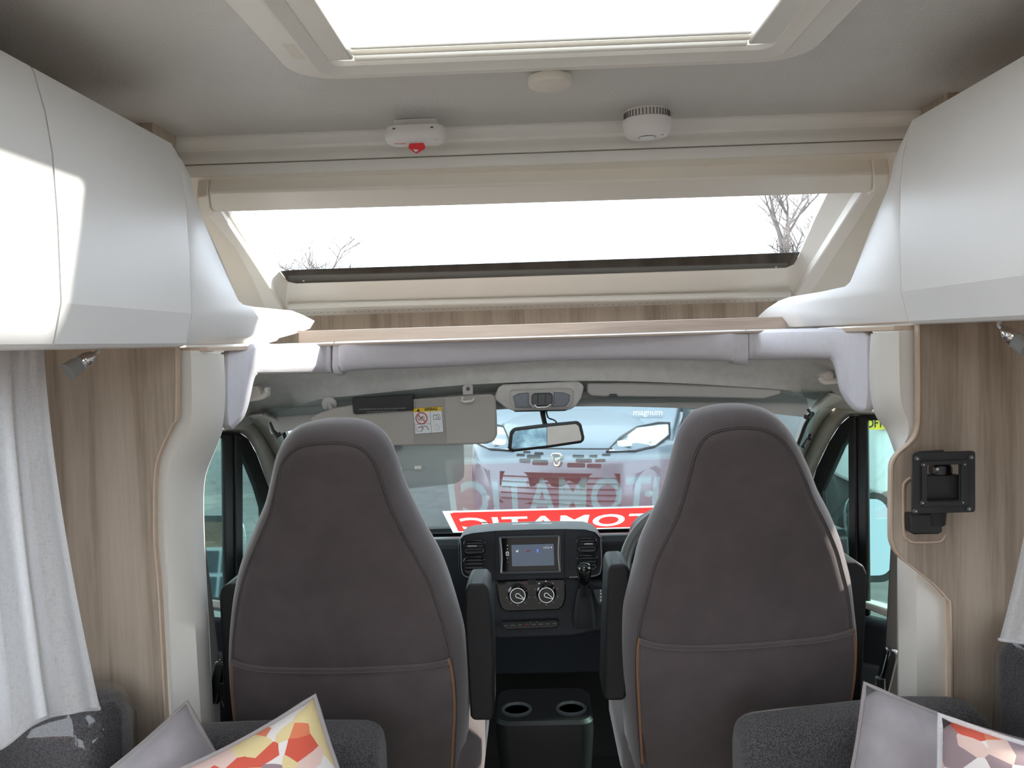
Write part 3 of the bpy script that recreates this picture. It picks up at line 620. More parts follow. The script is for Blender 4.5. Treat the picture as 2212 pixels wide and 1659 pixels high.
# ------------------------------------------------------------------ seats
def seat(lab, outline, low, arms, hem, pipes, cx, inner):
    root = thing('cab_seat', lab, 'seat', (cx, 2.05, -0.15), 'taupe velvet cab seats')
    pl = plane((0, 1.70, 1.28), (0, -0.58, -0.12)); n = pl[1]; X, Y, _ = frame_of(pl); O = pl[0]
    out = smooth([V((a, b, 0)) for a, b in outline], 3, True)
    P2 = [((PL(p.x, p.y, pl) - O).dot(X), (PL(p.x, p.y, pl) - O).dot(Y)) for p in out]
    def R(off, w_): return [O + X * a[0] + Y * a[1] + n * w_ for a in offset2(P2, off)]
    br = thing_part('backrest', root)
    G().loft([R(-0.02, 0.010), R(-0.006, 0.006), R(0.0, -0.002)], True, True, False).obj('back_panel', 'velvet', br, sm=True)
    G().loft([R(0.0, -0.002), R(0.005, 0.001), R(0.012, -0.008), R(0.026, -0.045), R(0.030, -0.08), R(0.022, -0.115), R(0.0, -0.13), R(-0.05, -0.12)], True, False, True).obj('bolster', 'velvet', br, sm=True, angle=80)
    G().tube(R(0.001, 0.0), 0.0016, 6, True).obj('seam', 'velvet', br, sm=True)
    lp = [PL(a, b, pl) for a, b in low]
    G().loft([[p + n * 0.004 for p in lp], [p + n * 0.014 for p in lp], [p.lerp(sum(lp, V()) / len(lp), 0.03) + n * 0.017 for p in lp]]).obj('back_pocket', 'velvet', br, sm=True, angle=60)
    hp = smooth([PL(a, b, pl) + n * 0.015 for a, b in hem], 3)
    G().tube(hp, 0.006, 8).obj('pocket_hem', 'velvet', br, sm=True)
    for pth in pipes:
        G().tube(smooth([PL(a, b, pl) + n * 0.013 for a, b in pth], 3), 0.0032, 8).obj('tan_piping', 'tan_piping', br, sm=True)
    for poly, y0, y1 in arms:
        p = plane((0, y0, 0), (0, -1, 0)); pts = smooth([V((a, b, 0)) for a, b in poly], 1, True)
        G().plate(poly, p, -(y1 - y0), 0).obj('armrest', 'armrest_vinyl', root, bev=0.016, seg=4)
    G().loft([[(cx + a, b, z) for a, b in rrect(0.52 - i, 0.50 - i, 0.10, 5, 0, 2.10)] for i, z in ((0.06, 0.43), (0.0, 0.47), (0.0, 0.55), (0.07, 0.60))]).obj('seat_cushion', 'velvet', root, sm=True)
    G().loft([[(cx + a, b, z) for a, b in rrect(0.44 + i, 0.42 + i, 0.05, 4, 0, 2.10)] for i, z in ((0.0, -0.15), (0.02, 0.0), (0.0, 0.30), (0.06, 0.43))]).obj('seat_base', 'black_plastic', root, sm=True, angle=30)
    return root
def thing_part(name, root):
    o = bpy.data.objects.new(name, None); COL.objects.link(o); o.location = root.location; o.parent = root; o.matrix_parent_inverse = world_of(root).inverted(); o.empty_display_size = 0.02
    return o
oL = [(505, 1416), (509, 1363), (515, 1315), (525, 1265), (538, 1224), (554, 1186), (570, 1147), (586, 1108), (598, 1057), (609, 1010), (625, 983), (648, 967), (684, 960), (727, 958), (762, 963), (786, 975), (805, 998), (821, 1037), (837, 1085), (864, 1143), (895, 1202), (919, 1245), (942, 1304), (962, 1371), (971, 1412), (979, 1469), (982, 1530), (980, 1600), (976, 1680), (960, 1730), (740, 1740), (540, 1730), (522, 1680), (516, 1600), (508, 1520), (504, 1465)]
lowL = [(504, 1424), (560, 1438), (660, 1441), (800, 1437), (900, 1431), (970, 1424), (978, 1475), (981, 1540), (975, 1660), (740, 1680), (530, 1660), (514, 1560), (507, 1490)]
hemL = [(505, 1420), (540, 1432), (600, 1439), (740, 1440), (860, 1435), (930, 1429), (970, 1421)]
seat('dark taupe velvet seat on the passenger side, below the sun visor', oL, lowL,
     [([(1005, 1276), (1013, 1262), (1046, 1261), (1055, 1272), (1062, 1330), (1066, 1430), (1066, 1548), (1060, 1557), (1024, 1557), (1016, 1550), (1010, 1440), (1004, 1340)], 1.86, 1.99),
      ([(472, 1290), (476, 1272), (488, 1262), (516, 1262), (524, 1275), (520, 1400), (516, 1560), (482, 1560), (478, 1400)], 1.86, 1.99)],
     hemL, [[(970, 1416), (976, 1440), (981, 1480), (983, 1530), (980, 1580), (976, 1660)], [(507, 1424), (506, 1470), (511, 1540), (518, 1620)]], -0.405, 1)
oR = [(1381, 1373), (1387, 1336), (1401, 1280), (1417, 1219), (1441, 1167), (1461, 1126), (1478, 1078), (1490, 1033), (1502, 989), (1514, 961), (1534, 940), (1570, 929), (1611, 926), (1643, 929), (1667, 938), (1688, 953), (1704, 973), (1720, 1001), (1740, 1045), (1756, 1086), (1781, 1134), (1805, 1191), (1817, 1235), (1829, 1284), (1837, 1352), (1842, 1400), (1841, 1450), (1832, 1520), (1822, 1600), (1812, 1680), (1796, 1720), (1600, 1730), (1410, 1720), (1392, 1680), (1384, 1600), (1379, 1520), (1377, 1440)]
lowR = [(1380, 1381), (1440, 1391), (1560, 1391), (1700, 1378), (1790, 1368), (1838, 1358), (1842, 1410), (1838, 1480), (1818, 1640), (1600, 1670), (1400, 1650), (1384, 1560), (1379, 1450)]
hemR = [(1381, 1377), (1420, 1388), (1500, 1392), (1600, 1388), (1700, 1380), (1780, 1371), (1837, 1356)]
seat('dark taupe velvet seat on the driver side, behind the steering wheel', oR, lowR,
     [([(1313, 1236), (1318, 1221), (1350, 1219), (1361, 1230), (1363, 1270), (1360, 1380), (1354, 1505), (1347, 1515), (1310, 1515), (1304, 1506), (1307, 1400), (1311, 1290)], 1.86, 1.99),
      ([(1816, 1222), (1822, 1214), (1850, 1213), (1866, 1222), (1874, 1240), (1872, 1300), (1866, 1420), (1858, 1560), (1828, 1560), (1838, 1420), (1834, 1300), (1822, 1240)], 1.86, 1.99)],
     hemR, [[(1380, 1372), (1376, 1400), (1376, 1460), (1380, 1530), (1386, 1640)], [(1839, 1352), (1843, 1400), (1840, 1460), (1828, 1540), (1818, 1640)]], 0.445, -1)
# ------------------------------------------------------------------ seat belts
def belt(lab, strap, reel, tongue, y):
    t = thing('seat_belt', lab, 'seat belt', PY(*reel, y), 'black cab seat belts')
    G().plate(strap, plane((0, y, 0), (0, -1, 0)), -0.004, 0).obj('strap', 'black_plastic', t)
    c = PY(*reel, y); G().box(c + V((0, -0.02, 0)), (0.03, 0.03, 0.11), Matrix.Rotation(0.25, 3, 'Y')).obj('reel_cover', 'gloss_black', t, bev=0.008)
    c = PY(*tongue, y - 0.03); G().tube([c + V((0, 0, 0.03)), c, c + V((0.012, 0, -0.035))], 0.012, 8).obj('buckle', 'black_plastic', t, sm=True)
belt('black seat belt hanging beside the passenger seat and pillar cover', [(438, 1180), (443, 1180), (470, 1400), (476, 1560), (490, 1700), (455, 1700), (456, 1500)], (478, 1465), (484, 1500), 2.02)
belt('black seat belt hanging beside the driver seat and pillar cover', [(1926, 1170), (1944, 1190), (1944, 1700), (1900, 1700), (1904, 1560), (1912, 1430)], (1908, 1440), (1902, 1490), 2.02)
# ================================================================== dashboard and cab fittings
def cpx(x, y, d): return PY(x, y, d)
def S(px, d): return px * d / FPX
XA, ZA = V((1, 0, 0)), V((0, 0, 1))
DY = 2.45
tag(G().box((0.035, 3.22, 0.30), (2.0, 0.04, 0.95)).obj('wall_bulkhead', 'cab_mat'), 'black bulkhead under the windscreen behind the dashboard', 'bulkhead', kind='structure')
for sx_, xx in (('left', -0.97), ('right', 1.04)): tag(G().box((xx, 2.65, 0.05), (0.04, 1.15, 0.42)).obj('wall_kick_' + sx_, 'cab_mat'), 'black lower cab side panel on the ' + ('passenger' if xx < 0 else 'driver') + ' side', 'panel', kind='structure')
dash = thing('dashboard', 'black cab dashboard with radio, vents and round heater knobs', 'dashboard', (0.035, 2.7, 0.3))
pr = [(3.19, 0.735), (3.0, 0.775), (2.80, 0.83), (2.64, 0.875), (2.575, 0.885), (2.545, 0.865), (2.54, 0.80), (2.57, 0.70), (2.64, 0.56), (2.68, 0.40), (2.9, 0.32), (3.17, 0.30)]
G().loft([[(x, y, z) for y, z in pr] for x in (-0.90, 0.96)]).obj('body', 'dash_dark', dash, sm=True, angle=35, bev=0.006)
dp = plane((0, DY, 0), (0, -1, 0))
g = G(); o1 = [(989, 1180), (991, 1166), (1000, 1156), (1020, 1151), (1069, 1146), (1150, 1143), (1219, 1142), (1265, 1143), (1288, 1149), (1300, 1162), (1303, 1180), (1303, 1225), (1298, 1241), (1284, 1249), (1220, 1251), (1072, 1255), (1005, 1251), (994, 1243), (990, 1228)]
pts = [PL(a, b, dp) for a, b in o1]
cen = sum(pts, V()) / len(pts)
g.loft([[p + V((0, 0.16, -0.012)) for p in pts], [p + V((0, 0.012, 0)) for p in pts], [cen + (p - cen) * 0.985 for p in pts], [cen + (p - cen) * 0.955 + V((0, 0.004, 0)) for p in pts]])
g.obj('binnacle', 'dash_dark', dash, sm=True, angle=35)
for x in (1070, 1219):
    G().tube([cpx(x, 1149, DY - 0.004), cpx(x, 1252, DY - 0.004)], 0.0015, 6).obj('panel_gap', 'rubber', dash)
def vent(x0, y0, x1, y1, handle):
    c = cpx((x0 + x1) / 2, (y0 + y1) / 2, DY - 0.004); w_, h_ = S(x1 - x0, DY), S(y1 - y0, DY)
    v = G().ring([c + XA * a + ZA * b for a, b in rrect(w_, h_, h_ * 0.28, 4)], [c + XA * a + ZA * b for a, b in rrect(w_ - 0.012, h_ - 0.012, h_ * 0.22, 4)], (0, -1, 0), -0.004, 0.008).obj('vent', 'gloss_black', dash, bev=0.002)
    G().prism([c + V((0, 0.003, 0)) + XA * a + ZA * b for a, b in rrect(w_ - 0.010, h_ - 0.010, h_ * 0.22, 4)], (0, 0.002, 0)).obj('vent_back', 'rubber', v)
    for k in range(4):
        z = (k - 1.5) * h_ * 0.205
        G().box(c + V((0, -0.003, z)), (w_ - 0.014, 0.012, 0.0022), Matrix.Rotation(0.35, 3, 'X')).obj('slat', 'dash_grey', v)
    if handle: G().box(c + V((w_ * handle, -0.010, h_ * 0.10)), (w_ * 0.42, 0.006, 0.005)).obj('vent_tab', 'silver', v, bev=0.0015)
for a in ((1001, 1165, 1049, 1197, -0.1), (1001, 1200, 1049, 1241, 0), (1245, 1160, 1290, 1193, 0.08), (1246, 1197, 1291, 1233, 0)): vent(*a)
for pth in ([(995, 1168), (996, 1200), (998, 1235), (1012, 1247), (1060, 1249)], [(1297, 1165), (1299, 1200), (1298, 1228), (1288, 1243), (1230, 1247)]):
    G().tube(smooth([cpx(a, b, DY - 0.006) for a, b in pth], 3), 0.0016, 6).obj('vent_trim', 'silver', dash, sm=True)
# radio
c = cpx(1145, 1197, DY - 0.004); w_, h_ = S(134, DY), S(83, DY)
rad = G().ring([c + XA * a + ZA * b for a, b in rrect(w_, h_, 0.006, 3)], [c + XA * a + ZA * b for a, b in rrect(S(122, DY), S(74, DY), 0.004, 3)], (0, -1, 0), -0.004, 0.006).obj('radio', 'dash_grey', dash, bev=0.0015)
for s in (-1, 1):
    G().tube(smooth([c + V((s * (w_ / 2 - 0.004 + 0.004 * q), -0.006, (t - 0.5) * h_ * 0.92)) for t, q in ((0, 0), (0.25, -0.7), (0.5, -1), (0.75, -0.7), (1, 0))], 3), 0.0022, 6).obj('bezel_arc', 'silver', rad, sm=True)
G().prism([c + V((0, -0.0015, 0)) + XA * a + ZA * b for a, b in rrect(S(122, DY), S(74, DY), 0.004, 3)], (0, 0.003, 0)).obj('fascia', 'gloss_black', rad)
sc_ = cpx(1151, 1199, DY - 0.008)
mat('radio_screen', (0.03, 0.035, 0.045), 0.1, emit=(0.10, 0.13, 0.18, 0.55))
G().box(sc_, (S(92, DY), 0.003, S(47, DY))).obj('screen', 'radio_screen', rad)
text('14:12', 0.0085, cpx(1180, 1183, DY - 0.0105), XA, ZA, 'white_print', 'clock_digits', rad)
G().lathe([(0.0022, 0), (0.0022, 0.0005)], cpx(1191, 1182.5, DY - 0.010), (0, -1, 0), 10).obj('menu_dot', 'white_print', rad)
G().box(cpx(1117, 1191, DY - 0.010), (0.007, 0.0006, 0.0045)).obj('radio_icon', 'white_print', rad)
G().tube([cpx(1120, 1187, DY - 0.010), cpx(1117, 1189, DY - 0.010)], 0.0005, 4).obj('radio_icon', 'white_print', rad)
mat('blue_glow', (0.05, 0.1, 0.5), 0.4, emit=(0.12, 0.22, 0.9, 0.9)); mat('red_glow', (0.6, 0.02, 0.02), 0.4, emit=(1.0, 0.03, 0.03, 2.0)); mat('green_glow', (0.02, 0.3, 0.05), 0.4, emit=(0.05, 0.7, 0.2, 0.6))
bt = cpx(1161, 1190, DY - 0.0105)
G().tube([bt + XA * a + ZA * b for a, b in ((-0.003, 0.003), (0.003, -0.0025), (0, -0.006), (0, 0.006), (0.003, 0.0025), (-0.003, -0.003))], 0.0007, 4).obj('bluetooth_icon', 'blue_glow', rad)
G().box(cpx(1141, 1190, DY - 0.010), (0.010, 0.0006, 0.003)).obj('app_icon', 'red_print', rad)
for i, y in enumerate((1178, 1186, 1196, 1206, 1214)):
    g = G()
    if i == 2:
        q = cpx(1096, y, DY - 0.0065); g.ring([q + XA * a + ZA * b for a, b in rrect(0.009, 0.012, 0.002, 2)], [q + XA * a + ZA * b for a, b in rrect(0.006, 0.009, 0.001, 2)], (0, -1, 0), 0, 0.001); g.box(q, (0.002, 0.001, 0.003))
    else: g.box(cpx(1096, y, DY - 0.0065), (0.002, 0.001, 0.002))
    g.obj('touch_button', 'white_print' if i != 4 else 'grey_print', rad)
# tray on the dash top
tr = plane((0, 2.52, 0), (0, -1, 0))
G().plate([(1090, 1146), (1106, 1139), (1192, 1136), (1202, 1143)], tr, -0.05, 0.0).obj('dash_tray', 'gloss_black', dash, bev=0.003)
# climate panel, knobs, switch strip
cy = DY + 0.012; cp = plane((0, cy, 0), (0, -1, 0))
G().plate([(1064, 1250), (1232, 1245), (1300, 1256), (1330, 1268), (1334, 1300), (1326, 1345), (1296, 1366), (1240, 1378), (1080, 1384), (1062, 1378), (1056, 1330)], plane((0, cy + 0.012, 0), (0, -1, 0)), -0.16, 0).obj('lower_console', 'dash_dark', dash, bev=0.012, seg=3)
cl = G().plate([(1071, 1254), (1221, 1249), (1222, 1290), (1217, 1308), (1207, 1317), (1095, 1321), (1084, 1316), (1077, 1300)], cp, -0.02, 0.004).obj('climate_panel', 'gloss_black', dash, bev=0.004)
for kx, ky in ((1118.5, 1282), (1180, 1281)):
    c = cpx(kx, ky, cy - 0.005)
    k = G().lathe([(0.030, 0), (0.030, 0.003), (0.026, 0.006), (0.0235, 0.018), (0.021, 0.020), (0, 0.0205)], c, (0, -1, 0), 32).obj('knob', 'gloss_black', cl, sm=True, angle=30)
    cc = c + V((0, -0.0212, 0))
    G().tube([cc + (XA * math.cos(t) + ZA * math.sin(t)) * 0.0225 for t in [i * math.pi / 18 for i in range(36)]], 0.0010, 6, True).obj('knob_ring', 'white_print', k, sm=True)
    d_ = V((0.86, 0, -0.51)); e_ = V((0.51, 0, 0.86)); pth = [cc + d_ * 0.0215 + e_ * 0.001]
    for t in range(9):
        a = math.radians(60 + 30 * t); pth.append(cc + d_ * (0.0065 * math.cos(a)) * 1.0 + e_ * (0.0065 * math.sin(a)))
    pth.append(cc + d_ * 0.0215 - e_ * 0.001); G().tube(pth, 0.0009, 5).obj('knob_pointer', 'white_print', k)
    for i, a in enumerate((20, 55, 90, 125, 160, 200, 235, 270, 305, 340)):
        q = c + (XA * math.cos(math.radians(a)) + ZA * math.sin(math.radians(a))) * 0.036 + V((0, 0.0005, 0))
        if kx < 1150: m = 'red_print' if a < 90 else ('blue_print' if a < 180 else 'grey_print')
        else: m = 'white_print' if a in (90, 125) else 'grey_print'
        G().box(q, (0.0032, 0.0006, 0.0032)).obj('knob_mark', m, cl)
G().box(cpx(1149, 1257, cy - 0.005), (S(18, cy), 0.003, S(12, cy))).obj('blank_switch', 'dash_dark', cl, bev=0.001)
sw = G().plate([(1085, 1342), (1206, 1337), (1207, 1349), (1200, 1354), (1094, 1358), (1087, 1353)], cp, -0.01, 0.012).obj('switch_strip', 'gloss_black', dash, bev=0.003)
for i in range(8):
    x = 1093 + i * 15; c = cpx(x, 1349.5 - i * 0.6, cy - 0.0125)
    b = G().box(c, (S(13, cy), 0.002, S(9, cy))).obj('switch', 'black_plastic', sw, bev=0.0006)
    G().box(c + V((0, -0.0012, -0.002)), (S(9, cy), 0.0006, 0.0010)).obj('switch_mark', 'red_print' if i == 3 else 'grey_print', b)
for x, y in ((1062, 1345),):
    G().lathe([(0.016, 0), (0.016, 0.012), (0.012, 0.014), (0, 0.014)], cpx(x, y, cy + 0.01), (0, -1, 0), 20).obj('socket_cap', 'black_plastic', dash, sm=True, angle=30)
# instrument hood and cluster
hp = plane((0, 2.42, 0), (0, -1, 0))
hood = G().plate([(1372, 1262), (1376, 1170), (1396, 1148), (1440, 1124), (1500, 1108), (1580, 1104), (1640, 1120), (1668, 1160), (1668, 1262)], hp, -0.22, 0.0).obj('instrument_hood', 'dash_dark', dash, bev=0.02, seg=4)
G().plate([(1386, 1240), (1388, 1182), (1404, 1160), (1446, 1136), (1520, 1122), (1600, 1122), (1646, 1165), (1646, 1240)], hp, -0.004, 0.003).obj('cluster_face', 'gloss_black', hood)
gc = cpx(1384, 1193, 2.412)
G().tube([gc + (XA * math.cos(t) + ZA * math.sin(t)) * 0.008 for t in [i * math.pi / 8 for i in range(16)]], 0.0015, 5, True).obj('gauge_ring', 'grey_print', hood)
G().tube([cpx(1388, 1188, 2.410), cpx(1370, 1206, 2.410)], 0.0012, 5).obj('gauge_needle', 'white_print', hood)
G().lathe([(0.006, 0), (0.006, 0.001)], cpx(1385, 1201, 2.409), (0, -1, 0), 12).obj('brake_warning_lamp', 'red_glow', hood)
G().box(cpx(1366, 1188, 2.41), (0.005, 0.001, 0.003)).obj('indicator_lamp', 'green_glow', hood)
# cup-holder tray at the foot of the dash
ch = thing('cup_holder_tray', 'black cup-holder tray at the foot of the dashboard between the seats', 'cup holder', cpx(1175, 1575, 2.45))
c = cpx(1175, 1530, 2.45)
G().loft([[(c.x + a, 2.48 + b, c.z + z) for a, b in rrect(0.29 + i, 0.24 + i, 0.04, 5)] for i, z in ((-0.05, -0.40), (0, -0.05), (0, -0.01), (-0.015, 0.0))]).obj('tray', 'black_plastic', ch, sm=True, angle=30)
for s in (-1, 1):
    q = V((c.x + s * 0.082, 2.44, c.z)); G().lathe([(0.046, 0), (0.046, 0.006), (0.040, 0.008), (0.037, 0.002), (0.034, -0.03), (0, -0.03)], q, ZA, 24).obj('cup_ring', 'dash_grey', ch, sm=True, angle=40)
    G().lathe([(0.007, -0.029), (0.006, -0.02), (0, -0.02)], q, ZA, 10).obj('cup_stud', 'silver', ch, sm=True)
# ------------------------------------------------------------------ gear lever
gl = thing('gear_lever', 'gear lever with glossy black knob and leather gaiter on the dash', 'gear lever', cpx(1262, 1350, 2.43))
gy = 2.40
kc = cpx(1262, 1233, gy - 0.02)
G().lathe([(0.012, -0.040), (0.017, -0.034), (0.019, -0.018), (0.0225, 0.0), (0.022, 0.013), (0.016, 0.022), (0.008, 0.026), (0, 0.0265)], kc, (0, -0.25, 1), 24).obj('knob', 'gloss_black', gl, sm=True)
G().tube([kc + V((0, 0.008, -0.03)), cpx(1262, 1285, gy + 0.01)], 0.012, 12).obj('shaft', 'black_plastic', gl, sm=True)
rg = []
for y, hw_, d in ((1268, 12, 0.02), (1280, 17, 0.025), (1300, 21, 0.035), (1322, 25, 0.045), (1342, 26, 0.05), (1350, 26, 0.05)):
    c = cpx(1262, y, gy + 0.03); rg.append([c + V((a + 0.0015 * math.sin(y + a * 300), b, 0)) for a, b in rrect(S(hw_ * 2, gy), d * 1.4, d * 0.4, 4)])
G().loft(rg).obj('gaiter', 'armrest_vinyl', gl, sm=True)
ip = plane((0, cy - 0.004, 0), (0, -1, 0))
pb = G().plate([(1281, 1273), (1303, 1272), (1305, 1280), (1299, 1303), (1294, 1306), (1288, 1297)], ip, 0, 0.004).obj('gate_plate', 'dash_grey', gl, bev=0.001)
for s, y in (('P', 1277), ('R', 1283), ('N', 1290), ('D', 1297)):
    text(s, 0.0085, cpx(1298, y, cy - 0.0095), XA, ZA, 'white_print', 'gate_letter', pb)
# ------------------------------------------------------------------ steering wheel
sc0 = PY(1497, 1243, 2.18); sn = V((0, -0.92, 0.40)).normalized(); su = XA; sv = sn.cross(su)
stw = thing('steering_wheel', 'grey leather steering wheel half hidden by the driver seat', 'steering wheel', sc0)
ringp = [sc0 + (su * math.cos(t) + sv * math.sin(t)) * 0.183 for t in [i * math.pi / 30 for i in range(60)]]
mat('wheel_leather', (0.10, 0.105, 0.10), 0.38, var=0.08, bs=0.15, bscale=800)
G().tube(ringp, 0.0165, 14, True).obj('rim', 'wheel_leather', stw, sm=True)
G().tube([sc0 + (su * math.cos(t) + sv * math.sin(t)) * 0.1675 + sn * 0.006 for t in [i * math.pi / 30 for i in range(60)]], 0.0015, 5, True).obj('rim_seam', 'black_plastic', stw)
def disc(cx, cy_, w_, h_, r, z0, z1, nm, m, par):
    return G().loft([[sc0 + su * a + sv * b + sn * z for a, b in rrect(w_ - i, h_ - i, r, 6, cx, cy_)] for i, z in ((0.01, z0), (0, (z0 + z1) / 2), (0.012, z1))]).obj(nm, m, par, sm=True)
disc(0, -0.01, 0.16, 0.13, 0.045, -0.05, 0.0, 'hub', 'dash_grey', stw)
for s in (-1, 1):
    sp = G().loft([[sc0 + su * (s * x) + sv * (y) + sn * z for y, z in ((h_, 0.0), (-h_, 0.0), (-h_ * 0.8, -0.02), (h_ * 0.8, -0.02))] for x, h_ in ((0.06, 0.035), (0.12, 0.03), (0.178, 0.04))]).obj('spoke', 'wheel_leather', stw, bev=0.006)
    G().lathe([(0.018, 0), (0.017, 0.006), (0, 0.007)], sc0 + su * (s * 0.115) + sn * 0.0, sn, 18).obj('button_pad', 'gloss_black', sp, sm=True)
G().loft([[sc0 + su * x + sv * y + sn * z for x, z in ((-0.02, 0), (0.02, 0), (0.015, -0.02), (-0.015, -0.02))] for y in (-0.06, -0.178)]).obj('spoke', 'wheel_leather', stw, bev=0.006)
G().tube([sc0 - sn * 0.05, sc0 - sn * 0.30], 0.04, 16).obj('column', 'black_plastic', stw, sm=True)
G().tube([PY(1345, 1211, 2.30), PY(1325, 1208, 2.30)], [0.006, 0.009], 8).obj('stalk', 'black_plastic', stw, sm=True)
# ------------------------------------------------------------------ sign lying between dash and windscreen
def fit(o, w_):
    xs = [v.co.x for v in o.data.vertices]; k = w_ / (max(xs) - min(xs)); m_ = (max(xs) + min(xs)) / 2
    for v in o.data.vertices: v.co.x = (v.co.x - m_) * k
SB, SA_ = V((0, 3.115, 0.778)), math.radians(24.4)
su_, sl = V((0, -math.cos(SA_), math.sin(SA_))), 0.372
sx0, sx1 = PY(968, 1130, 2.95).x, 0.80
sign = thing('window_sign', 'red and white automatic sign lying against the foot of the windscreen', 'sign', (0.2, 3.1, 0.78))
nS = XA.cross(su_) * -1.0
if nS.y < 0: nS = -nS
def sg_(x, t, w_=0.0): return V((x, SB.y, SB.z)) + su_ * (t * sl) + nS * w_
from mathutils.geometry import delaunay_2d_cdt
cu = bpy.data.curves.new('t', 'FONT'); cu.body = 'AUTOMATIC'; cu.size = 0.3; cu.offset = 0.007; cu.resolution_u = 4; cu.space_character = 1.08
to = bpy.data.objects.new('t', cu); COL.objects.link(to)
tm = bpy.data.meshes.new_from_object(to.evaluated_get(bpy.context.evaluated_depsgraph_get())); bpy.data.objects.remove(to)
bm = bmesh.new(); bm.from_mesh(tm); bmesh.ops.remove_doubles(bm, verts=bm.verts, dist=1e-5); bmesh.ops.triangulate(bm, faces=bm.faces)
xs = [v.co.x for v in bm.verts]; ys = [v.co.y for v in bm.verts]; tw, th_ = 0.915, sl * 0.56
Ws = sx1 - sx0
for v in bm.verts: v.co.x = (Ws - 0.045 - tw) + (v.co.x - min(xs)) / (max(xs) - min(xs)) * tw; v.co.y = sl * 0.13 + (v.co.y - min(ys)) / (max(ys) - min(ys)) * th_
bm.verts.index_update()
pts2 = [V((v.co.x, v.co.y)) for v in bm.verts]; eds = [(e.verts[0].index, e.verts[1].index) for e in bm.edges if e.is_boundary]
tris = [[V((v.co.x, v.co.y)) for v in f.verts] for f in bm.faces]; bm.free()
def add_loop(lp):
    k = len(pts2); pts2.extend(V(p) for p in lp); eds.extend((k + i, k + (i + 1) % len(lp)) for i in range(len(lp)))
add_loop([(0, 0), (Ws, 0), (Ws, sl), (0, sl)])
inn = [(0.022, 0.02), (Ws - 0.022, 0.02), (Ws - 0.022, sl - 0.045), (Ws - 0.036, sl - 0.028), (0.036, sl - 0.028), (0.022, sl - 0.045)]; add_loop(inn)
ov, oe, of, *_r = delaunay_2d_cdt(pts2, eds, [], 1, 1e-6)
def in_tri(p, t):
    d = [(t[i] - p).cross(t[(i + 1) % 3] - p) for i in range(3)]; return all(x >= -1e-12 for x in d) or all(x <= 1e-12 for x in d)
sets = {'red_panel': [], 'lettering': [], 'border': []}
for f in of:
    c = sum((ov[i] for i in f), V((0, 0))) / len(f)
    if any(in_tri(c, t) for t in tris): sets['lettering'].append(f)
    elif 0.022 < c.x < Ws - 0.022 and 0.02 < c.y < sl - 0.028: sets['red_panel'].append(f)
    else: sets['border'].append(f)
for nm, fs in sets.items():
    used = sorted({i for f in fs for i in f}); mp_ = {i: k for k, i in enumerate(used)}
    G().add([sg_(sx1 - ov[i].x, ov[i].y / sl) for i in used], [tuple(mp_[i] for i in f) for f in fs]).obj(nm, 'sign_red' if nm == 'red_panel' else 'sign_white', sign)
for x in (1055, 1388):
    q = sg_(PY(x, 1080, 3.2).x, 0.45, 0.004); G().lathe([(0.016, 0), (0.013, 0.003), (0.005, 0.006), (0.006, 0.011), (0, 0.011)], q, nS, 18).obj('suction_cup', 'lens_white', sign, sm=True)
# ================================================================== cab roof fittings
vp = plane((0, 2.37, 0), (0, -1, 0))
vis = thing('sun_visor', 'lowered beige sun visor with an airbag label on the passenger side', 'sun visor', PY(870, 964, 2.37))
vpx = [(669, 903), (690, 892), (724, 881), (760, 875), (900, 862), (1040, 852), (1062, 851), (1070, 858), (1073, 900), (1074, 938), (1068, 952), (1052, 959), (960, 962), (838, 964), (715, 960), (698, 954), (688, 938)]
G().plate(vpx, vp, -0.016, 0).obj('flap', 'visor_vinyl', vis, bev=0.006, seg=3)
mat('visor_band', (0.37, 0.35, 0.32), 0.75)
G().plate([(893, 866), (960, 861), (966, 958), (893, 960)], vp, 0, 0.0006).obj('cloth_band', 'visor_band', vis)
st = G().plate([(891, 882), (893, 881), (953, 877.5), (955, 879), (959, 932), (957, 934), (898, 938.5), (896, 937)], vp, 0.0008, 0.0016).obj('airbag_label', 'paper_white', vis)
v16 = plane((0, 2.37 - 0.0018, 0), (0, -1, 0))
def line(pts, r, m, nm, par, pl=v16): return G().tube([PL(a, b, pl) for a, b in pts], r, 4).obj(nm, m, par)
G().plate([(892, 882), (953, 878.5), (954, 887.5), (892.5, 891)], v16, 0, 0.0004).obj('yellow_header', 'yellow_print', st)
G().plate([(900, 889.5), (903.5, 882.5), (907.5, 889)], v16, 0.0004, 0.0008).obj('warning_triangle', 'black_print', st)
c = PL(931, 884, plane((0, 2.37 - 0.0024, 0), (0, -1, 0))); text('AIRBAG', 0.0108, c, XA + V((0, 0, 0.0)), ZA, 'black_print', 'airbag_lettering', st, bold=0.0003)
for p in ([(891.5, 882), (953.5, 878), (958.5, 933.5), (896.5, 938)], ): line(p + [p[0]], 0.0007, 'black_print', 'label_border', st)
line([(929, 888.5), (932, 936)], 0.0004, 'black_print', 'label_rule', st); line([(893.5, 917), (930.5, 915)], 0.0004, 'black_print', 'label_rule', st)
cc = PL(910.5, 903.5, plane((0, 2.37 - 0.0022, 0), (0, -1, 0)))
G().tube([cc + (XA * math.cos(t) + ZA * math.sin(t)) * 0.0160 for t in [i * math.pi / 14 for i in range(28)]], 0.0014, 5, True).obj('prohibition_ring', 'red_print', st)
G().tube([cc + V((-0.0112, 0, 0.0112)), cc + V((0.0112, 0, -0.0112))], 0.0013, 5).obj('prohibition_bar', 'red_print', st)
line([(902, 899), (904, 908), (911, 909)], 0.0008, 'black_print', 'child_seat_mark', st); line([(906, 906), (911, 903), (914, 899)], 0.0013, 'black_print', 'child_seat_mark', st); line([(917, 898), (915.5, 902), (917, 906)], 0.0005, 'black_print', 'child_seat_mark', st)
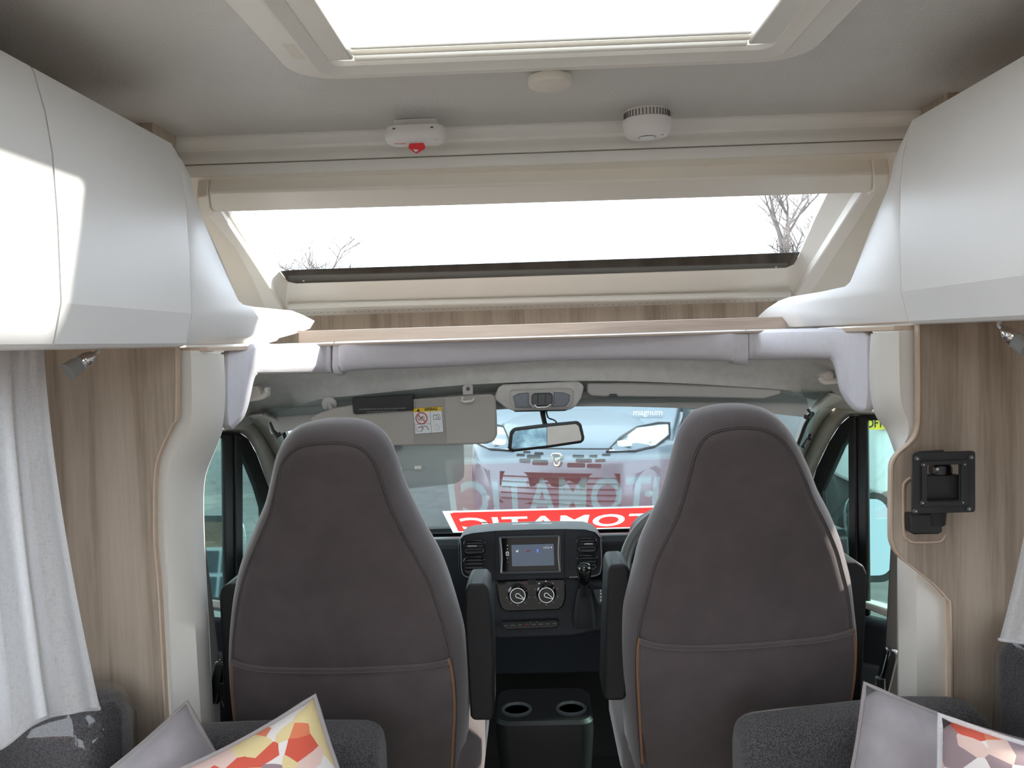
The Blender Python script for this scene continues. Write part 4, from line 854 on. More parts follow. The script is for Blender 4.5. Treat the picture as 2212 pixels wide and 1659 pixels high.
line([(936, 897), (936.5, 906.5), (942.5, 905.5), (951, 906)], 0.0007, 'black_print', 'manual_mark', st); line([(936, 897), (940, 896), (942, 897), (946, 895.5), (950, 896.5), (951, 906)], 0.0007, 'black_print', 'manual_mark', st); line([(942, 897), (942.5, 905.5)], 0.0005, 'black_print', 'manual_mark', st); line([(946.5, 899), (947, 904)], 0.0009, 'black_print', 'manual_mark', st)
line([(941, 915), (942, 924), (943.5, 929), (947, 929), (949, 923), (946, 918), (943, 918)], 0.0004, 'grey_print', 'pointing_hand', st)
line([(898, 920), (900, 931), (912, 932)], 0.0005, 'black_print', 'airbag_mark', st); line([(903, 925), (908, 921.5), (912, 924)], 0.0012, 'red_print', 'airbag_mark', st); line([(911, 920), (914.5, 924), (910.5, 931)], 0.0010, 'black_print', 'airbag_mark', st); line([(915, 920), (922, 921), (926, 929)], 0.0008, 'black_print', 'airbag_mark', st)
# pivot and centre clip
q = PY(712, 872, 2.40); G().lathe([(0.022, 0), (0.022, 0.006), (0.014, 0.010), (0, 0.011)], q, (0, -1, -0.3), 18).obj('pivot_mount', 'headliner_plastic', vis, sm=True)
G().tube([q + V((0, -0.008, 0)), PY(716, 884, 2.375)], 0.007, 10).obj('pivot_arm', 'headliner_plastic', vis, sm=True)
cl = thing('visor_clip', 'small screwed clip holding the free end of the lowered visor', 'clip', PY(1010, 868, 2.36))
G().plate([(999, 835), (1003, 832), (1018, 831), (1022, 834), (1022, 852), (1000, 854)], plane((0, 2.385, 0), (0, -1, 0)), -0.01, 0.004).obj('bracket', 'headliner_plastic', cl, bev=0.002)
G().lathe([(0.006, 0), (0.005, 0.003), (0, 0.003)], PY(1011, 840, 2.38), (0, -1, 0), 12).obj('screw', 'dash_grey', cl)
G().tube([PY(1000, 858, 2.365), PY(997, 866, 2.36), PY(1002, 868, 2.355), PY(1020, 866, 2.355), PY(1024, 861, 2.36)], 0.0035, 8).obj('hook', 'trim_white', cl, sm=True)
# clip-on anti-glare visor
cv = thing('clip_on_visor', 'grey translucent anti-glare visor clipped under the beige visor by a black holder', 'visor', PY(850, 1057, 2.36))
hpx = [(760, 862), (762, 859), (825, 856), (890, 853), (892, 856), (893, 887), (830, 891), (768, 895), (763, 892)]
ho = G().plate(hpx, plane((0, 2.362, 0), (0, -1, 0)), -0.035, 0).obj('holder', 'black_plastic', cv, bev=0.002)
tx = XA; c = PY(826, 883, 2.3612)
text('RECOMMENDATION: This unit should be suspended vertically', 0.0052, PY(826, 883.0, 2.3614), XA, ZA, 'grey_print', 'small_print', ho, ext=0.0001)
text('and not pushed up against the windscreen.', 0.0052, PY(826, 889.0, 2.3614), XA, ZA, 'grey_print', 'small_print', ho, ext=0.0001)
G().plate([(700, 945), (1001, 935), (1003, 1020), (1001, 1032), (992, 1041), (982, 1045), (930, 1051), (868, 1057), (700, 1072)], plane((0, 2.40, 0), (0, -1, 0)), -0.003, 0).obj('tinted_sheet', 'clear_acrylic', cv)
for x, y in ((861, 1014), (903, 1010)): G().box(PY(x, y, 2.395), (0.021, 0.006, 0.010)).obj('tab', 'trim_white', cv, bev=0.001)
# folded driver visor
dv = thing('sun_visor', 'grey sun visor folded flat against the headliner on the driver side', 'sun visor', PY(1450, 860, 2.42))
G().plate([(1268, 827), (1350, 826), (1448, 828), (1600, 835), (1686, 842), (1688, 850), (1650, 861), (1500, 858), (1336, 857), (1330, 853), (1318, 853), (1312, 857), (1276, 855), (1268, 848)], plane((0, 2.43, 0), (0, -1, 0)), -0.014, 0).obj('flap', 'headliner_plastic', dv, bev=0.005, seg=3)
G().tube([PY(1318, 854, 2.425), PY(1332, 854, 2.425)], 0.004, 8).obj('clip_pin', 'dash_grey', dv, sm=True)
# courtesy light console
lc = thing('courtesy_light', 'grey overhead console with smoked courtesy light above the mirror', 'light', PY(1168, 884, 2.36))
G().plate([(1066, 862), (1076, 838), (1086, 831), (1160, 828), (1244, 824), (1254, 826), (1262, 835), (1256, 860), (1244, 878), (1232, 885), (1110, 888), (1092, 882), (1080, 872)], plane((0, 2.385, 0), (0, -1, 0)), -0.07, 0.0).obj('housing', 'headliner', lc, bev=0.016, seg=4)
G().plate([(1100, 846), (1106, 842), (1232, 838), (1238, 842), (1238, 866), (1228, 880), (1112, 883), (1102, 870)], plane((0, 2.383, 0), (0, -1, 0)), 0, 0.010).obj('bezel', 'headliner_plastic', lc, bev=0.004)
for p in ([(1108, 856), (1120, 850), (1142, 848), (1142, 872), (1150, 880), (1113, 880)], [(1196, 847), (1218, 848), (1231, 853), (1230, 866), (1222, 877), (1190, 879), (1196, 871)]):
    G().plate(p, plane((0, 2.373, 0), (0, -1, 0)), 0, 0.004).obj('smoked_lens', 'lens_smoke', lc, bev=0.002)
G().plate([(1148, 854), (1153, 849), (1189, 848), (1194, 853), (1194, 870), (1186, 877), (1156, 878), (1148, 871)], plane((0, 2.373, 0), (0, -1, 0)), 0, 0.010).obj('switch_pad', 'dash_grey', lc, bev=0.004)
for x in (1162, 1178): G().tube([PY(x, 852, 2.362), PY(x, 873, 2.362)], 0.0008, 5).obj('switch_gap', 'rubber', lc)
G().tube([PY(1154, 874, 2.361), PY(1160, 880, 2.361), PY(1182, 879, 2.361), PY(1190, 873, 2.361)], 0.0025, 8).obj('chrome_lip', 'silver', lc, sm=True)
# rear-view mirror
rm = thing('rear_view_mirror', 'tilted rear-view mirror with a blue camera picture on one half', 'mirror', PY(1180, 950, 2.33))
G().tube([PY(1172, 884, 2.42), PY(1173, 898, 2.40), PY(1176, 912, 2.36), PY(1180, 922, 2.345)], [0.009, 0.008, 0.007, 0.007], 10).obj('stem', 'black_plastic', rm, sm=True)
G().tube(smooth([PY(1180, 886, 2.41), PY(1184, 902, 2.38), PY(1198, 908, 2.36), PY(1205, 918, 2.35)], 4), 0.0022, 6).obj('cable', 'rubber', rm, sm=True)
G().plate([(1108, 886), (1124, 883), (1226, 880), (1230, 884), (1220, 888), (1112, 890)], plane((0, 2.40, 0), (0, -1, 0)), -0.02, 0).obj('mount_plate', 'black_plastic', rm, bev=0.002)
mp = plane((0, 2.33, 0), (0.03, -1, -0.06))
G().plate([(1097, 968), (1101, 936), (1106, 928), (1114, 925), (1180, 917), (1246, 911), (1253, 913), (1257, 919), (1263, 945), (1262, 953), (1255, 958), (1180, 969), (1108, 977), (1100, 975)], mp, -0.022, 0).obj('housing', 'black_plastic', rm, bev=0.006, seg=3)
G().plate([(1182, 922), (1244, 916), (1250, 921), (1256, 944), (1255, 951), (1182, 962)], mp, 0.0004, 0.001).obj('mirror_glass', 'mirror', rm)
mm, nt, N, L, b = newmat('camera_picture')
f = noise(nt, coords(nt, (14, 14, 22)), 1.0, 3); b.inputs['Base Color'].default_value = (0.02, 0.03, 0.04, 1); b.inputs['Roughness'].default_value = 0.15
L.new(ramp(nt, f, [(0.35, (0.10, 0.16, 0.20)), (0.5, (0.20, 0.38, 0.50)), (0.66, (0.45, 0.75, 0.85))]), b.inputs['Emission Color']); b.inputs['Emission Strength'].default_value = 0.75; MATS['camera_picture'] = mm
G().plate([(1105, 967), (1108, 939), (1113, 931), (1181, 923), (1181, 962), (1109, 970)], mp, 0.0004, 0.001).obj('camera_screen', 'camera_picture', rm)
# grab handles
def grab(lab, pts, y, base):
    t = thing('grab_handle', lab, 'handle', PY(*pts[0], y), 'cab grab handles')
    G().tube(smooth([PY(a, b, d) for a, b, d in pts_(pts, y)], 4), 0.0085, 10).obj('grip', 'trim_white', t, sm=True)
    for b_ in base: G().plate(b_, plane((0, y, 0), (0, -1, 0)), -0.03, 0.006).obj('mount', 'trim_white', t, bev=0.004)
def pts_(p, y): return [(a, b, y) for a, b in p]
grab('white grab handle catching the sun by the passenger door', [(520, 858), (532, 862), (552, 860), (570, 855), (576, 845)], 2.26, [[(528, 848), (540, 834), (556, 834), (562, 846), (566, 856), (534, 862)], [(568, 850), (572, 836), (578, 838), (578, 858), (570, 860)]])
grab('shaded white grab handle by the driver door', [(1772, 814), (1780, 824), (1800, 823), (1826, 820)], 2.26, [[(1772, 808), (1792, 800), (1800, 806), (1800, 820), (1776, 822)], [(1806, 800), (1812, 799), (1813, 816), (1806, 818)]])
# ================================================================== ceiling alarms
co = thing('carbon_monoxide_alarm', 'white rounded alarm with a red pull tag under the ceiling', 'alarm', PZ(900, 285, 1.945))
cc = PZ(900, 262, 2.0); cc.y -= 0.015; bx = cc.x
G().box((bx, cc.y + 0.012, 1.991), (0.095, 0.045, 0.018)).obj('base_plate', 'alarm_white', co, bev=0.002)
G().loft([[(bx + a, cc.y - 0.005 + b, z) for a, b in rrect(0.137 - i, 0.074 - i, 0.034 - i * 0.4, 8)] for i, z in ((0.03, 1.984), (0.008, 1.980), (0.0, 1.968), (0.0, 1.958), (0.006, 1.950), (0.020, 1.945))]).obj('body', 'alarm_white', co, sm=True)
for s in (-0.043, 0.04): G().box((bx + s, cc.y - 0.0405, 1.971), (0.006, 0.004, 0.002)).obj('slot', 'black_plastic', co)
G().box((bx + 0.048, cc.y - 0.030, 1.9488), (0.004, 0.003, 0.003)).obj('lamp', 'black_plastic', co)
G().lathe([(0.0175, 0), (0.017, 0.003), (0, 0.0035)], (bx - 0.034, cc.y - 0.018, 1.9475), (0, -0.25, -1), 20).obj('test_button', 'alarm_white', co, sm=True)
G().tube([(bx - 0.034 + 0.013 * math.cos(t), cc.y - 0.018 + 0.012 * math.sin(t), 1.9437 + 0.003 * math.sin(t)) for t in [i * math.pi / 10 for i in range(20)]], 0.0006, 4, True).obj('button_print', 'red_print', co)
tp = plane((0, cc.y - 0.012, 0), (0, -1, 0))
tg = G().plate([(887, 307), (913, 306), (919, 316), (917, 322), (899, 332), (882, 320), (883, 314)], tp, -0.001, 0).obj('pull_tag', 'tag_red', co)
G().plate([(892, 322), (905, 324), (898, 329)], tp, 0.0002, 0.0006).obj('tag_arrow', 'paper_white', tg)
sm_ = PZ(1397, 240, 2.0); sm_.y += 0.0
sa = thing('smoke_alarm', 'round white smoke alarm with slotted rim on the ceiling', 'alarm', (sm_.x, sm_.y, 1.945))
G().lathe([(0.047, 0), (0.049, -0.004), (0.049, -0.018), (0.0535, -0.0205), (0.054, -0.030), (0.049, -0.050), (0.044, -0.0555), (0.036, -0.057), (0.020, -0.0572), (0.018, -0.0555), (0, -0.0555)], sm_, ZA, 40).obj('body', 'alarm_white', sa, sm=True, angle=35)
for i in range(40):
    a = i * 2 * math.pi / 40
    if math.sin(a) > 0.35: continue
    G().box(sm_ + V((0.0492 * math.cos(a), 0.0492 * math.sin(a), -0.0115)), (0.0022, 0.0038, 0.013), Matrix.Rotation(a + math.pi / 2, 3, 'Z')).obj('rim_slot', 'alarm_slot', sa)
G().lathe([(0.017, -0.0585), (0.016, -0.0595), (0, -0.0597)], sm_, ZA, 20).obj('test_button', 'paper_white', sa, sm=True)
G().box(sm_ + V((0.03, -0.018, -0.0565)), (0.006, 0.003, 0.002)).obj('lamp', 'alarm_slot', sa)
# ================================================================== screen bracket on the wood partition
tv = thing('screen_bracket', 'black folding screen bracket screwed to the light wood partition', 'bracket', PY(2000, 1155, 1.70))
bp = plane((0, 1.645, 0), (0, -1, 0))
rr_ = lambda x0, y0, x1, y1, r, n=3: [(a, b) for a, b in rrect(x1 - x0, y1 - y0, r, n, (x0 + x1) / 2, (y0 + y1) / 2)]
def tilt(p, k=-0.03): return [(x, y + (x - 2036) * k) for x, y in p]
po = [PL(a, b, bp) for a, b in tilt(rr_(1970, 976, 2106, 1108, 6))]; pi_ = [PL(a, b, bp) for a, b in tilt(rr_(2000, 1004, 2072, 1080, 3))]
G().ring(po, pi_, (0, -1, 0), -0.004, 0.002).obj('mount_plate', 'black_plastic', tv, bev=0.001)
po2 = [PL(a, b, bp) for a, b in tilt(rr_(1988, 994, 2088, 1092, 4))]; pi2 = [PL(a, b, bp) for a, b in tilt(rr_(1999, 1003, 2073, 1081, 3))]
G().ring(po2, pi2, (0, -1, 0), 0.002, 0.008).obj('inner_frame', 'black_plastic', tv, bev=0.001)
G().plate(tilt([(1976, 978), (1990, 974), (2040, 973), (2040, 980), (1976, 984)]), bp, -0.01, -0.002).obj('top_tab', 'black_plastic', tv)
for x, y in ((1978, 990), (2095, 987), (2090, 1098), (1975, 1103), (1992, 1003), (2080, 1002), (2076, 1084), (1990, 1085)):
    G().lathe([(0.005, 0), (0.005, 0.004), (0.003, 0.005), (0, 0.0042)], PL(x, y, bp) + V((0, -0.003, 0)), (0, -1, 0), 10).obj('boss', 'dash_grey', tv, sm=True)
    G().lathe([(0.0018, 0), (0.0018, 0.0052)], PL(x, y, bp) + V((0, -0.003, 0)), (0, -1, 0), 6).obj('screw_hole', 'silver', tv)
G().plate([(1999, 1028), (2074, 1026), (2073, 1082), (2000, 1083)], plane((0, 1.66, 0), (0, -1, 0)), -0.02, 0).obj('hinge_block', 'black_plastic', tv, bev=0.002)
G().lathe([(0.020, 0), (0.020, 0.018), (0.014, 0.022), (0, 0.022)], PY(2027, 1014, 1.685), (0, -1, 0), 20).obj('pivot_knob', 'gloss_black', tv, sm=True)
G().tube([PY(2028, 1060, 1.685), PY(2022, 1130, 1.70)], 0.018, 10).obj('arm', 'black_plastic', tv, sm=True)
G().plate([(1966, 1112), (2034, 1109), (2036, 1149), (2028, 1154), (1974, 1155), (1967, 1150)], plane((0, 1.69, 0), (0, -1, 0)), -0.03, 0.0).obj('wall_foot', 'black_plastic', tv, bev=0.003)
pk = [(2040, 1155), (2036, 1164), (2024, 1170), (1975, 1171), (1960, 1165), (1952, 1150), (1951, 1060), (1954, 1042), (1966, 1032)]
G().tube(smooth([PL(a, b, WP) + V((0, -0.001, 0)) for a, b in pk], 3), 0.003, 6).obj('pocket_edge', 'wood_edge', wr, sm=True)
pk2 = pk + [(2045, 1028), (2052, 1080)]
G().plate([(2034, 1154), (2020, 1164), (1975, 1165), (1964, 1160), (1957, 1148), (1956, 1062), (1960, 1046), (1970, 1038), (2040, 1038)], WP, 0.0005, 0.001).obj('pocket_floor', 'wood', wr)
# ================================================================== reading lamps
def lamp(lab, p0, p1, p2, y):
    a, b, c = PY(*p0, y), PY(*p1, y - 0.03), PY(*p2, y - 0.05); ax = (b - a).normalized()
    t = thing('reading_lamp', lab, 'lamp', a, 'swivel reading lamps')
    G().tube([a + V((0, 0, 0.012)), a, a + ax * 0.012], 0.004, 8).obj('stem', 'chrome', t, sm=True)
    l = (b - a).length
    G().lathe([(0.004, 0.008), (0.008, 0.012), (0.012, 0.022), (0.0135, 0.030), (0.0115, 0.033), (0.0135, 0.036), (0.0115, 0.039), (0.0135, 0.042), (0.0145, l), (0.0, l)], a, ax, 20).obj('head', 'chrome', t, sm=True, angle=50)
    l2 = (c - b).length; G().lathe([(0.014, 0), (0.0155, l2 * 0.5), (0.016, l2), (0, l2)], b, (c - b), 20).obj('glass_tip', 'clear_acrylic', t, sm=True)
lamp('chrome reading lamp under the cabinet beside the white curtain', (211, 759), (172, 786), (146, 803), 1.50)
lamp('chrome reading lamp under the cabinet above the screen bracket', (2158, 703), (2195, 735), (2222, 752), 1.50)
# ================================================================== curtains
def curtain(lab, fn, ns, nt):
    g = G(); vs = [fn(i / ns, j / nt) for j in range(nt + 1) for i in range(ns + 1)]
    g.add(vs, [(j * (ns + 1) + i, j * (ns + 1) + i + 1, (j + 1) * (ns + 1) + i + 1, (j + 1) * (ns + 1) + i) for j in range(nt) for i in range(ns)])
    t = thing('curtain', lab, 'curtain', fn(0.5, 1.0), 'white linen curtains')
    g.obj('drape', 'curtain_linen', t, sm=True, angle=180)
    hm = [fn(i / ns, 1.0) + V((0, -0.002, 0.004)) for i in range(ns + 1)]; G().tube(hm, 0.0035, 6).obj('hem', 'curtain_linen', t, sm=True)
def cl_(s, t):
    xr = 95 + 30 * t + 92 * t ** 1.6; x = -260 + (xr + 260) * s
    q = min(1, max(0, (s - 0.5) / 0.32)); yb = 1622 - 78 * q * q * (3 - 2 * q) + 3 * math.sin(s * 26) - 12 * max(0, (s - 0.88) / 0.12); y = 752 + (yb - 752) * t
    d = 1.12 + 0.33 * s + (0.022 + 0.02 * t) * math.sin(s * 26 + 0.5 * t) + 0.010 * math.sin(s * 57 + 2 * t)
    return PY(x, y, d)
curtain('white linen curtain hanging in front of the brown wood partition', cl_, 90, 24)
def cr_(s, t):
    xl = 2262 - 104 * t ** 1.8; x = 2480 + (xl - 2480) * s
    yb = 1430 - 45 * s; y = 700 + (yb - 700) * t
    d = 1.10 + 0.46 * s + 0.02 * math.sin(s * 24)
    return PY(x, y, d)
curtain('white linen curtain corner beside the light wood partition', cr_, 60, 20)
# ================================================================== lounge seats and cushions
def sofa(lab, x0, x1, ztop, side, wrapx, wr, yc, ln, tp):
    t = thing('bench_sofa', lab, 'sofa', ((x0 + x1) / 2, 1.2, 0), 'dark tweed bench sofas')
    xc, w_ = (x0 + x1) / 2, x1 - x0
    G().box((xc, 1.10, 0.14), (w_, 1.10, 0.28)).obj('plinth', 'wood', t, bev=0.004)
    G().loft([[(xc + a, 1.08 + b, z) for a, b in rrect(w_ - i, 1.10 - i, 0.04, 4)] for i, z in ((0.03, 0.28), (0, 0.30), (0, 0.37), (0.04, 0.40))]).obj('seat_cushion', 'tweed', t, sm=True, angle=60)
    rg = []
    for s, e in [(0, 0.05), (0.008, 0.032), (0.025, 0.016), (0.055, 0.005), (0.09, 0.0)] + [(k / 12, 0.0) for k in range(2, 11)] + [(0.91, 0.0), (0.945, 0.005), (0.975, 0.016), (0.992, 0.032), (1, 0.05)]:
        x = x0 + w_ * s; dz = ztop(s)
        rg.append([(x, 1.622 + (yy - 1.622) * (1 - 7 * e), zz - (0.6 * e if zz > 0.5 else 0)) for yy, zz in ((1.69, 0.40), (1.69, dz - 0.03), (1.675, dz - 0.008), (1.65, dz), (1.60, dz - 0.002), (1.572, dz - 0.012), (1.56, dz - 0.04), (1.555, 0.40))])
    G().loft(rg).obj('backrest', 'tweed', t, sm=True, angle=60)
    g = G().loft([[(wrapx + side * a, yc + b, z) for a, b in rrect(wr - i, ln - i, 0.05, 5)] for i, z in ((0.02, 0.40), (0, 0.43), (0, tp - 0.06), (0.03, tp - 0.02), (0.09, tp))]); g.obj('side_cushion', 'tweed', t, sm=True, angle=60)
    g = G(); rnd = random.Random(3)
    g.loft([[(wrapx + side * a + rnd.uniform(-.004, .004), yc + b + rnd.uniform(-.005, .005), z) for a, b in rrect(wr + 0.015 - i, ln + 0.015 - i, 0.05, 5)] for i, z in ((0, 0.43), (0, 0.62), (0.0, 0.70), (0, tp - 0.06), (0.03, tp - 0.012), (0.09, tp + 0.01))], True, False, True); g.obj('plastic_wrap', 'plastic_film', t, sm=True)
    return t
zR = lambda s: 0.755 + 0.028 * math.sin(min(1, s * 1.4) * 1.57)
sofa('dark tweed bench sofa below the light wood partition, behind the driver seat', PY(1606, 1545, 1.57).x, 0.87, lambda s: 0.728 + 0.030 * min(1, s * 1.5) - 0.012 * max(0, s - 0.75), 1, 1.005, 0.20, 1.40, 0.52, 0.91)
sofa('dark tweed bench sofa below the brown wood partition, behind the passenger seat', -0.78, PY(812, 1562, 1.57).x, lambda s: 0.728 + 0.006 * math.sin(s * 3), -1, -0.945, 0.21, 1.585, 0.18, 0.825)
def cushion(lab, c, w_, h_, th, rot, m, cord='cushion_cord', group='scatter cushions'):
    t = thing('scatter_cushion', lab, 'cushion', c, group); n = 14; g = G(); R_ = rot
    def P(i, j, s):
        u, v = -1 + 2 * i / n, -1 + 2 * j / n
        k = 1 - 0.07 * (1 - v * v); kk = 1 - 0.07 * (1 - u * u)
        z = s * th * ((1 - u ** 4) * (1 - v ** 4)) ** 0.55
        return V(c) + R_ @ V((u * w_ * k, z, v * h_ * kk))
    for s in (-1, 1):
        g.add([P(i, j, s) for j in range(n + 1) for i in range(n + 1)], [(j * (n + 1) + i, j * (n + 1) + i + 1, (j + 1) * (n + 1) + i + 1, (j + 1) * (n + 1) + i) for j in range(n) for i in range(n)])
    g.obj('pad', m, t, sm=True, angle=180)
    ed = [P(i, 0, 0) for i in range(n)] + [P(n, j, 0) for j in range(n)] + [P(n - i, n, 0) for i in range(n)] + [P(0, n - j, 0) for j in range(n)]
    G().tube(ed, 0.0045, 8, True).obj('piped_edge', cord, t, sm=True); return t
def place(lab, apex, y, w_, h_, tiltdeg, lean, yaw, m, cord, th=0.07):
    R_ = Matrix.Rotation(math.radians(yaw), 3, 'Z') @ Matrix.Rotation(math.radians(lean), 3, 'X') @ Matrix.Rotation(math.radians(tiltdeg), 3, 'Y')
    corner = R_ @ V(((-w_ if tiltdeg >= 0 else w_), 0, h_)); return cushion(lab, PY(*apex, y) - corner, w_, h_, th, R_, m, cord)
place('plain grey velvet cushion with piped edge on the sofa behind the driver seat', (1868, 1476), 1.50, 0.17, 0.17, 17, -18, -8, 'cushion_velvet', 'cushion_cord')
place('small cushion with a printed floral corner in front of the plain grey one', (2030, 1545), 1.27, 0.15, 0.15, 12, -22, -10, 'floral', 'curtain_linen', 0.045)
place('plain grey velvet cushion corner on the sofa beside the passenger pillar', (404, 1517), 1.51, 0.16, 0.16, -36, -20, 6, 'cushion_velvet', 'cushion_cord')
place('cushion with an orange and white leaf print leaning by the passenger seat', (680, 1503), 1.41, 0.16, 0.16, -24, -20, 4, 'floral', 'cushion_cord', 0.05)
# ================================================================== outside
GZ = -0.55
tag(G().box((0, 10, GZ - 0.05), (100, 100, 0.1)).obj('ground', 'asphalt'), 'grey asphalt yard outside the windscreen', 'ground', kind='structure')
for k, (a, b, w_, lab) in enumerate((((-9, 6.6), (-2.2, 7.4), 0.12, 'white line painted on the asphalt seen through the passenger door window'), ((1.9, 3.9), (4.2, 5.0), 0.16, 'white line painted on the asphalt seen through the driver door window'))):
    a, b = V((*a, GZ + 0.004)), V((*b, GZ + 0.004)); d = (b - a).normalized().cross(ZA) * w_ / 2
    tag(G().prism([a - d, b - d, b + d, a + d], (0, 0, 0.004)).obj('road_marking', 'road_paint'), lab, 'line')
PROFC = [(0.14, 0.22), (0.05, 0.30), (0.01, 0.45), (0.0, 0.62), (0.02, 0.72), (0.03, 0.80), (0.05, 0.92), (0.075, 1.03), (0.11, 1.075), (0.20, 1.12), (0.45, 1.22), (0.72, 1.30), (0.95, 1.36)]
def yoff(x): u = abs(x) / 1.0; return 0.10 * u ** 2 + 0.34 * u ** 6
def fy(x, z):
    for (a, za), (b, zb) in zip(PROFC, PROFC[1:]):
        if za <= z <= zb: return a + (b - a) * (z - za) / (zb - za) + yoff(x)
    return PROFC[-1][0]
def van(lab, loc, yaw, paint, group, full=True, name='motorhome'):
    root = thing(name, lab, 'vehicle', (0, 0, 0), group)
    xs = [-1.0 + 2.0 * i / 20 for i in range(21)]
    def ring(x):
        u = abs(x); return [(x, min(y + yoff(x), 1.2), z - 0.07 * u ** 4 * max(0, (z - 1.0) / 0.36)) for y, z in PROFC]
    G().loft([ring(x) for x in xs], False).obj('bonnet_and_bumper', paint, root, sm=True, angle=50)
    sd_ = [(0.50, 0.30), (5.2, 0.30), (5.2, 2.45), (1.75, 2.45), (0.98, 1.38), (0.55, 1.20)]
    G().loft([[(x, y, z) for y, z in sd_] for x in (-0.985, 0.985)]).obj('body', paint, root, bev=0.03, seg=3)
    G().loft([[(x, y, z) for y, z in ((1.0, 1.40), (1.72, 2.30), (1.74, 2.31), (1.03, 1.40))] for x in (-0.84, 0.84)]).obj('windscreen', 'car_glass', root)
    for s in (-1, 1):
        lp = [(0.45, 1.055), (0.54, 1.16), (0.66, 1.235), (0.86, 1.275), (0.96, 1.275), (0.96, 1.16), (0.86, 1.085), (0.70, 1.06)]
        lz = lambda x, z: z - 0.02
        q = [V((s * x, fy(x, min(lz(x, z), 1.3)) - 0.02, lz(x, z))) for x, z in lp]
        q = [V((p.x, min(p.y, 0.50), p.z)) for p in q]
        hl = G().prism(q, (0, 0.06, 0)).obj('headlight', 'lamp_lens', root, bev=0.01)
        for a, b_, w_, h_ in ((0.60, 1.10, 0.13, 0.06), (0.76, 1.13, 0.12, 0.08)):
            G().box((s * a, fy(a, b_) - 0.045, b_), (w_, 0.02, h_), Matrix.Rotation(-s * 0.12, 3, 'Y')).obj('lamp_reflector', 'lamp_inner', hl, bev=0.006)
        G().tube([V((s * x, p.y - 0.008, p.z)) for (x, z), p in zip(lp, q)], 0.010, 6, True).obj('lamp_surround', 'car_dark_trim', hl, sm=True)
    sl_ = [(1135, 440, 1220, 460), (1160, 468, 1280, 495), (1095, 500, 1230, 532), (1260, 440, 1320, 458), (1305, 470, 1380, 490), (1245, 505, 1350, 535), (1355, 432, 1415, 447),
           (675, 400, 715, 415), (745, 418, 800, 433), (835, 425, 905, 445), (690, 440, 755, 458), (775, 445, 885, 475), (715, 475, 805, 507), (820, 482, 945, 520)]
    for x0, y0, x1, y1 in sl_:
        px, py = 900 + (x0 + x1) / 2 * 0.2893, 860 + (y0 + y1) / 2 * 0.2893
        lx, lz_ = (px - 1195) / 238, 0.965 - (py - 997) / 238
        w_, h_ = (x1 - x0) * 0.2893 / 238, (y1 - y0) * 0.2893 / 238
        G().prism([V((lx + a, fy(lx + a, lz_ + b) - 0.006, lz_ + b)) for a, b in rrect(w_, h_, h_ * 0.3, 2)], (0, 0.03, 0)).obj('grille_slot', 'car_dark_trim', root)
    G().loft([[(x, fy(x, 0.55) - 0.004, 0.55), (x, fy(x, 0.84) - 0.004, 0.84), (x, fy(x, 0.84) + 0.03, 0.84), (x, fy(x, 0.55) + 0.03, 0.55)] for x in (-0.57, -0.25, 0, 0.25, 0.57)]).obj('grille_mesh', 'rubber', root)
    for k in range(5):
        z = 0.80 - k * 0.05
        G().loft([[(x, fy(x, z) - 0.012, z - 0.005), (x, fy(x, z) - 0.012, z + 0.005), (x, fy(x, z) + 0.02, z + 0.005), (x, fy(x, z) + 0.02, z - 0.005)] for x in (-0.55, -0.25, 0, 0.25, 0.55)]).obj('grille_bar', 'car_dark_trim', root)
    for s in (-1, 1):
        q = [(0.64, 0.50), (0.70, 0.84), (0.86, 0.90), (0.90, 0.86), (0.88, 0.50)]
        G().prism([V((s * x, fy(x, z) - 0.012, z)) for x, z in q], (0, 0.03, 0)).obj('fog_lamp_panel', 'car_dark_trim' if paint != 'car_blue_grey' else paint, root, bev=0.006)
        for wy in (0.98, 4.2):
            w_ = G().lathe([(0.20, 0), (0.335, 0.01), (0.345, 0.05), (0.345, 0.19), (0.335, 0.215), (0.22, 0.22), (0.20, 0.20), (0.06, 0.19), (0.05, 0.205), (0, 0.205)], (s * 0.80, wy, 0.345), (s, 0, 0), 28).obj('wheel', 'tyre', root, sm=True, angle=35)
            G().lathe([(0.205, 0.205), (0.19, 0.212), (0.17, 0.20), (0.05, 0.215), (0, 0.215)], (s * 0.80, wy, 0.345), (s, 0, 0), 20).obj('wheel_trim', 'alloy', w_, sm=True)
            G().tube([(s * 0.99, wy + 0.40 * math.cos(t), 0.36 + 0.40 * math.sin(t)) for t in [math.pi * i / 12 for i in range(13)]], 0.03, 8).obj('wheel_arch', paint, root, sm=True)
            G().lathe([(0.385, 0), (0.385, 0.20)], (s * 0.80, wy, 0.36), (s, 0, 0), 24).obj('wheel_well', 'rubber', root)
        G().box((s * 0.99, 1.95, 1.75), (0.012, 0.9, 0.55)).obj('door_window', 'car_glass', root)
        G().box((s * 1.0, 2.3, 1.25), (0.03, 0.16, 0.045)).obj('door_handle', 'car_dark_trim', root, bev=0.01)
        G().tube([(s * 0.98, 1.30, 1.45), (s * 1.10, 1.28, 1.47)], 0.03, 8).obj('mirror_arm', 'car_dark_trim', root, sm=True)
        G().box((s * 1.20, 1.28, 1.55), (0.20, 0.12, 0.34)).obj('door_mirror', paint, root, bev=0.04, seg=3)
        G().tube([(s * 0.992, 1.25, 0.45), (s * 0.992, 1.22, 1.35), (s * 0.992, 1.55, 1.85)], 0.006, 5).obj('door_gap', 'car_dark_trim', root)
    G().tube([V((x, fy(x, 1.06) - 0.002, 1.055 + 0.0 * x)) for x in [-0.5 + i * 0.1 for i in range(11)]], 0.008, 6).obj('bonnet_gap', 'car_dark_trim', root, sm=True)
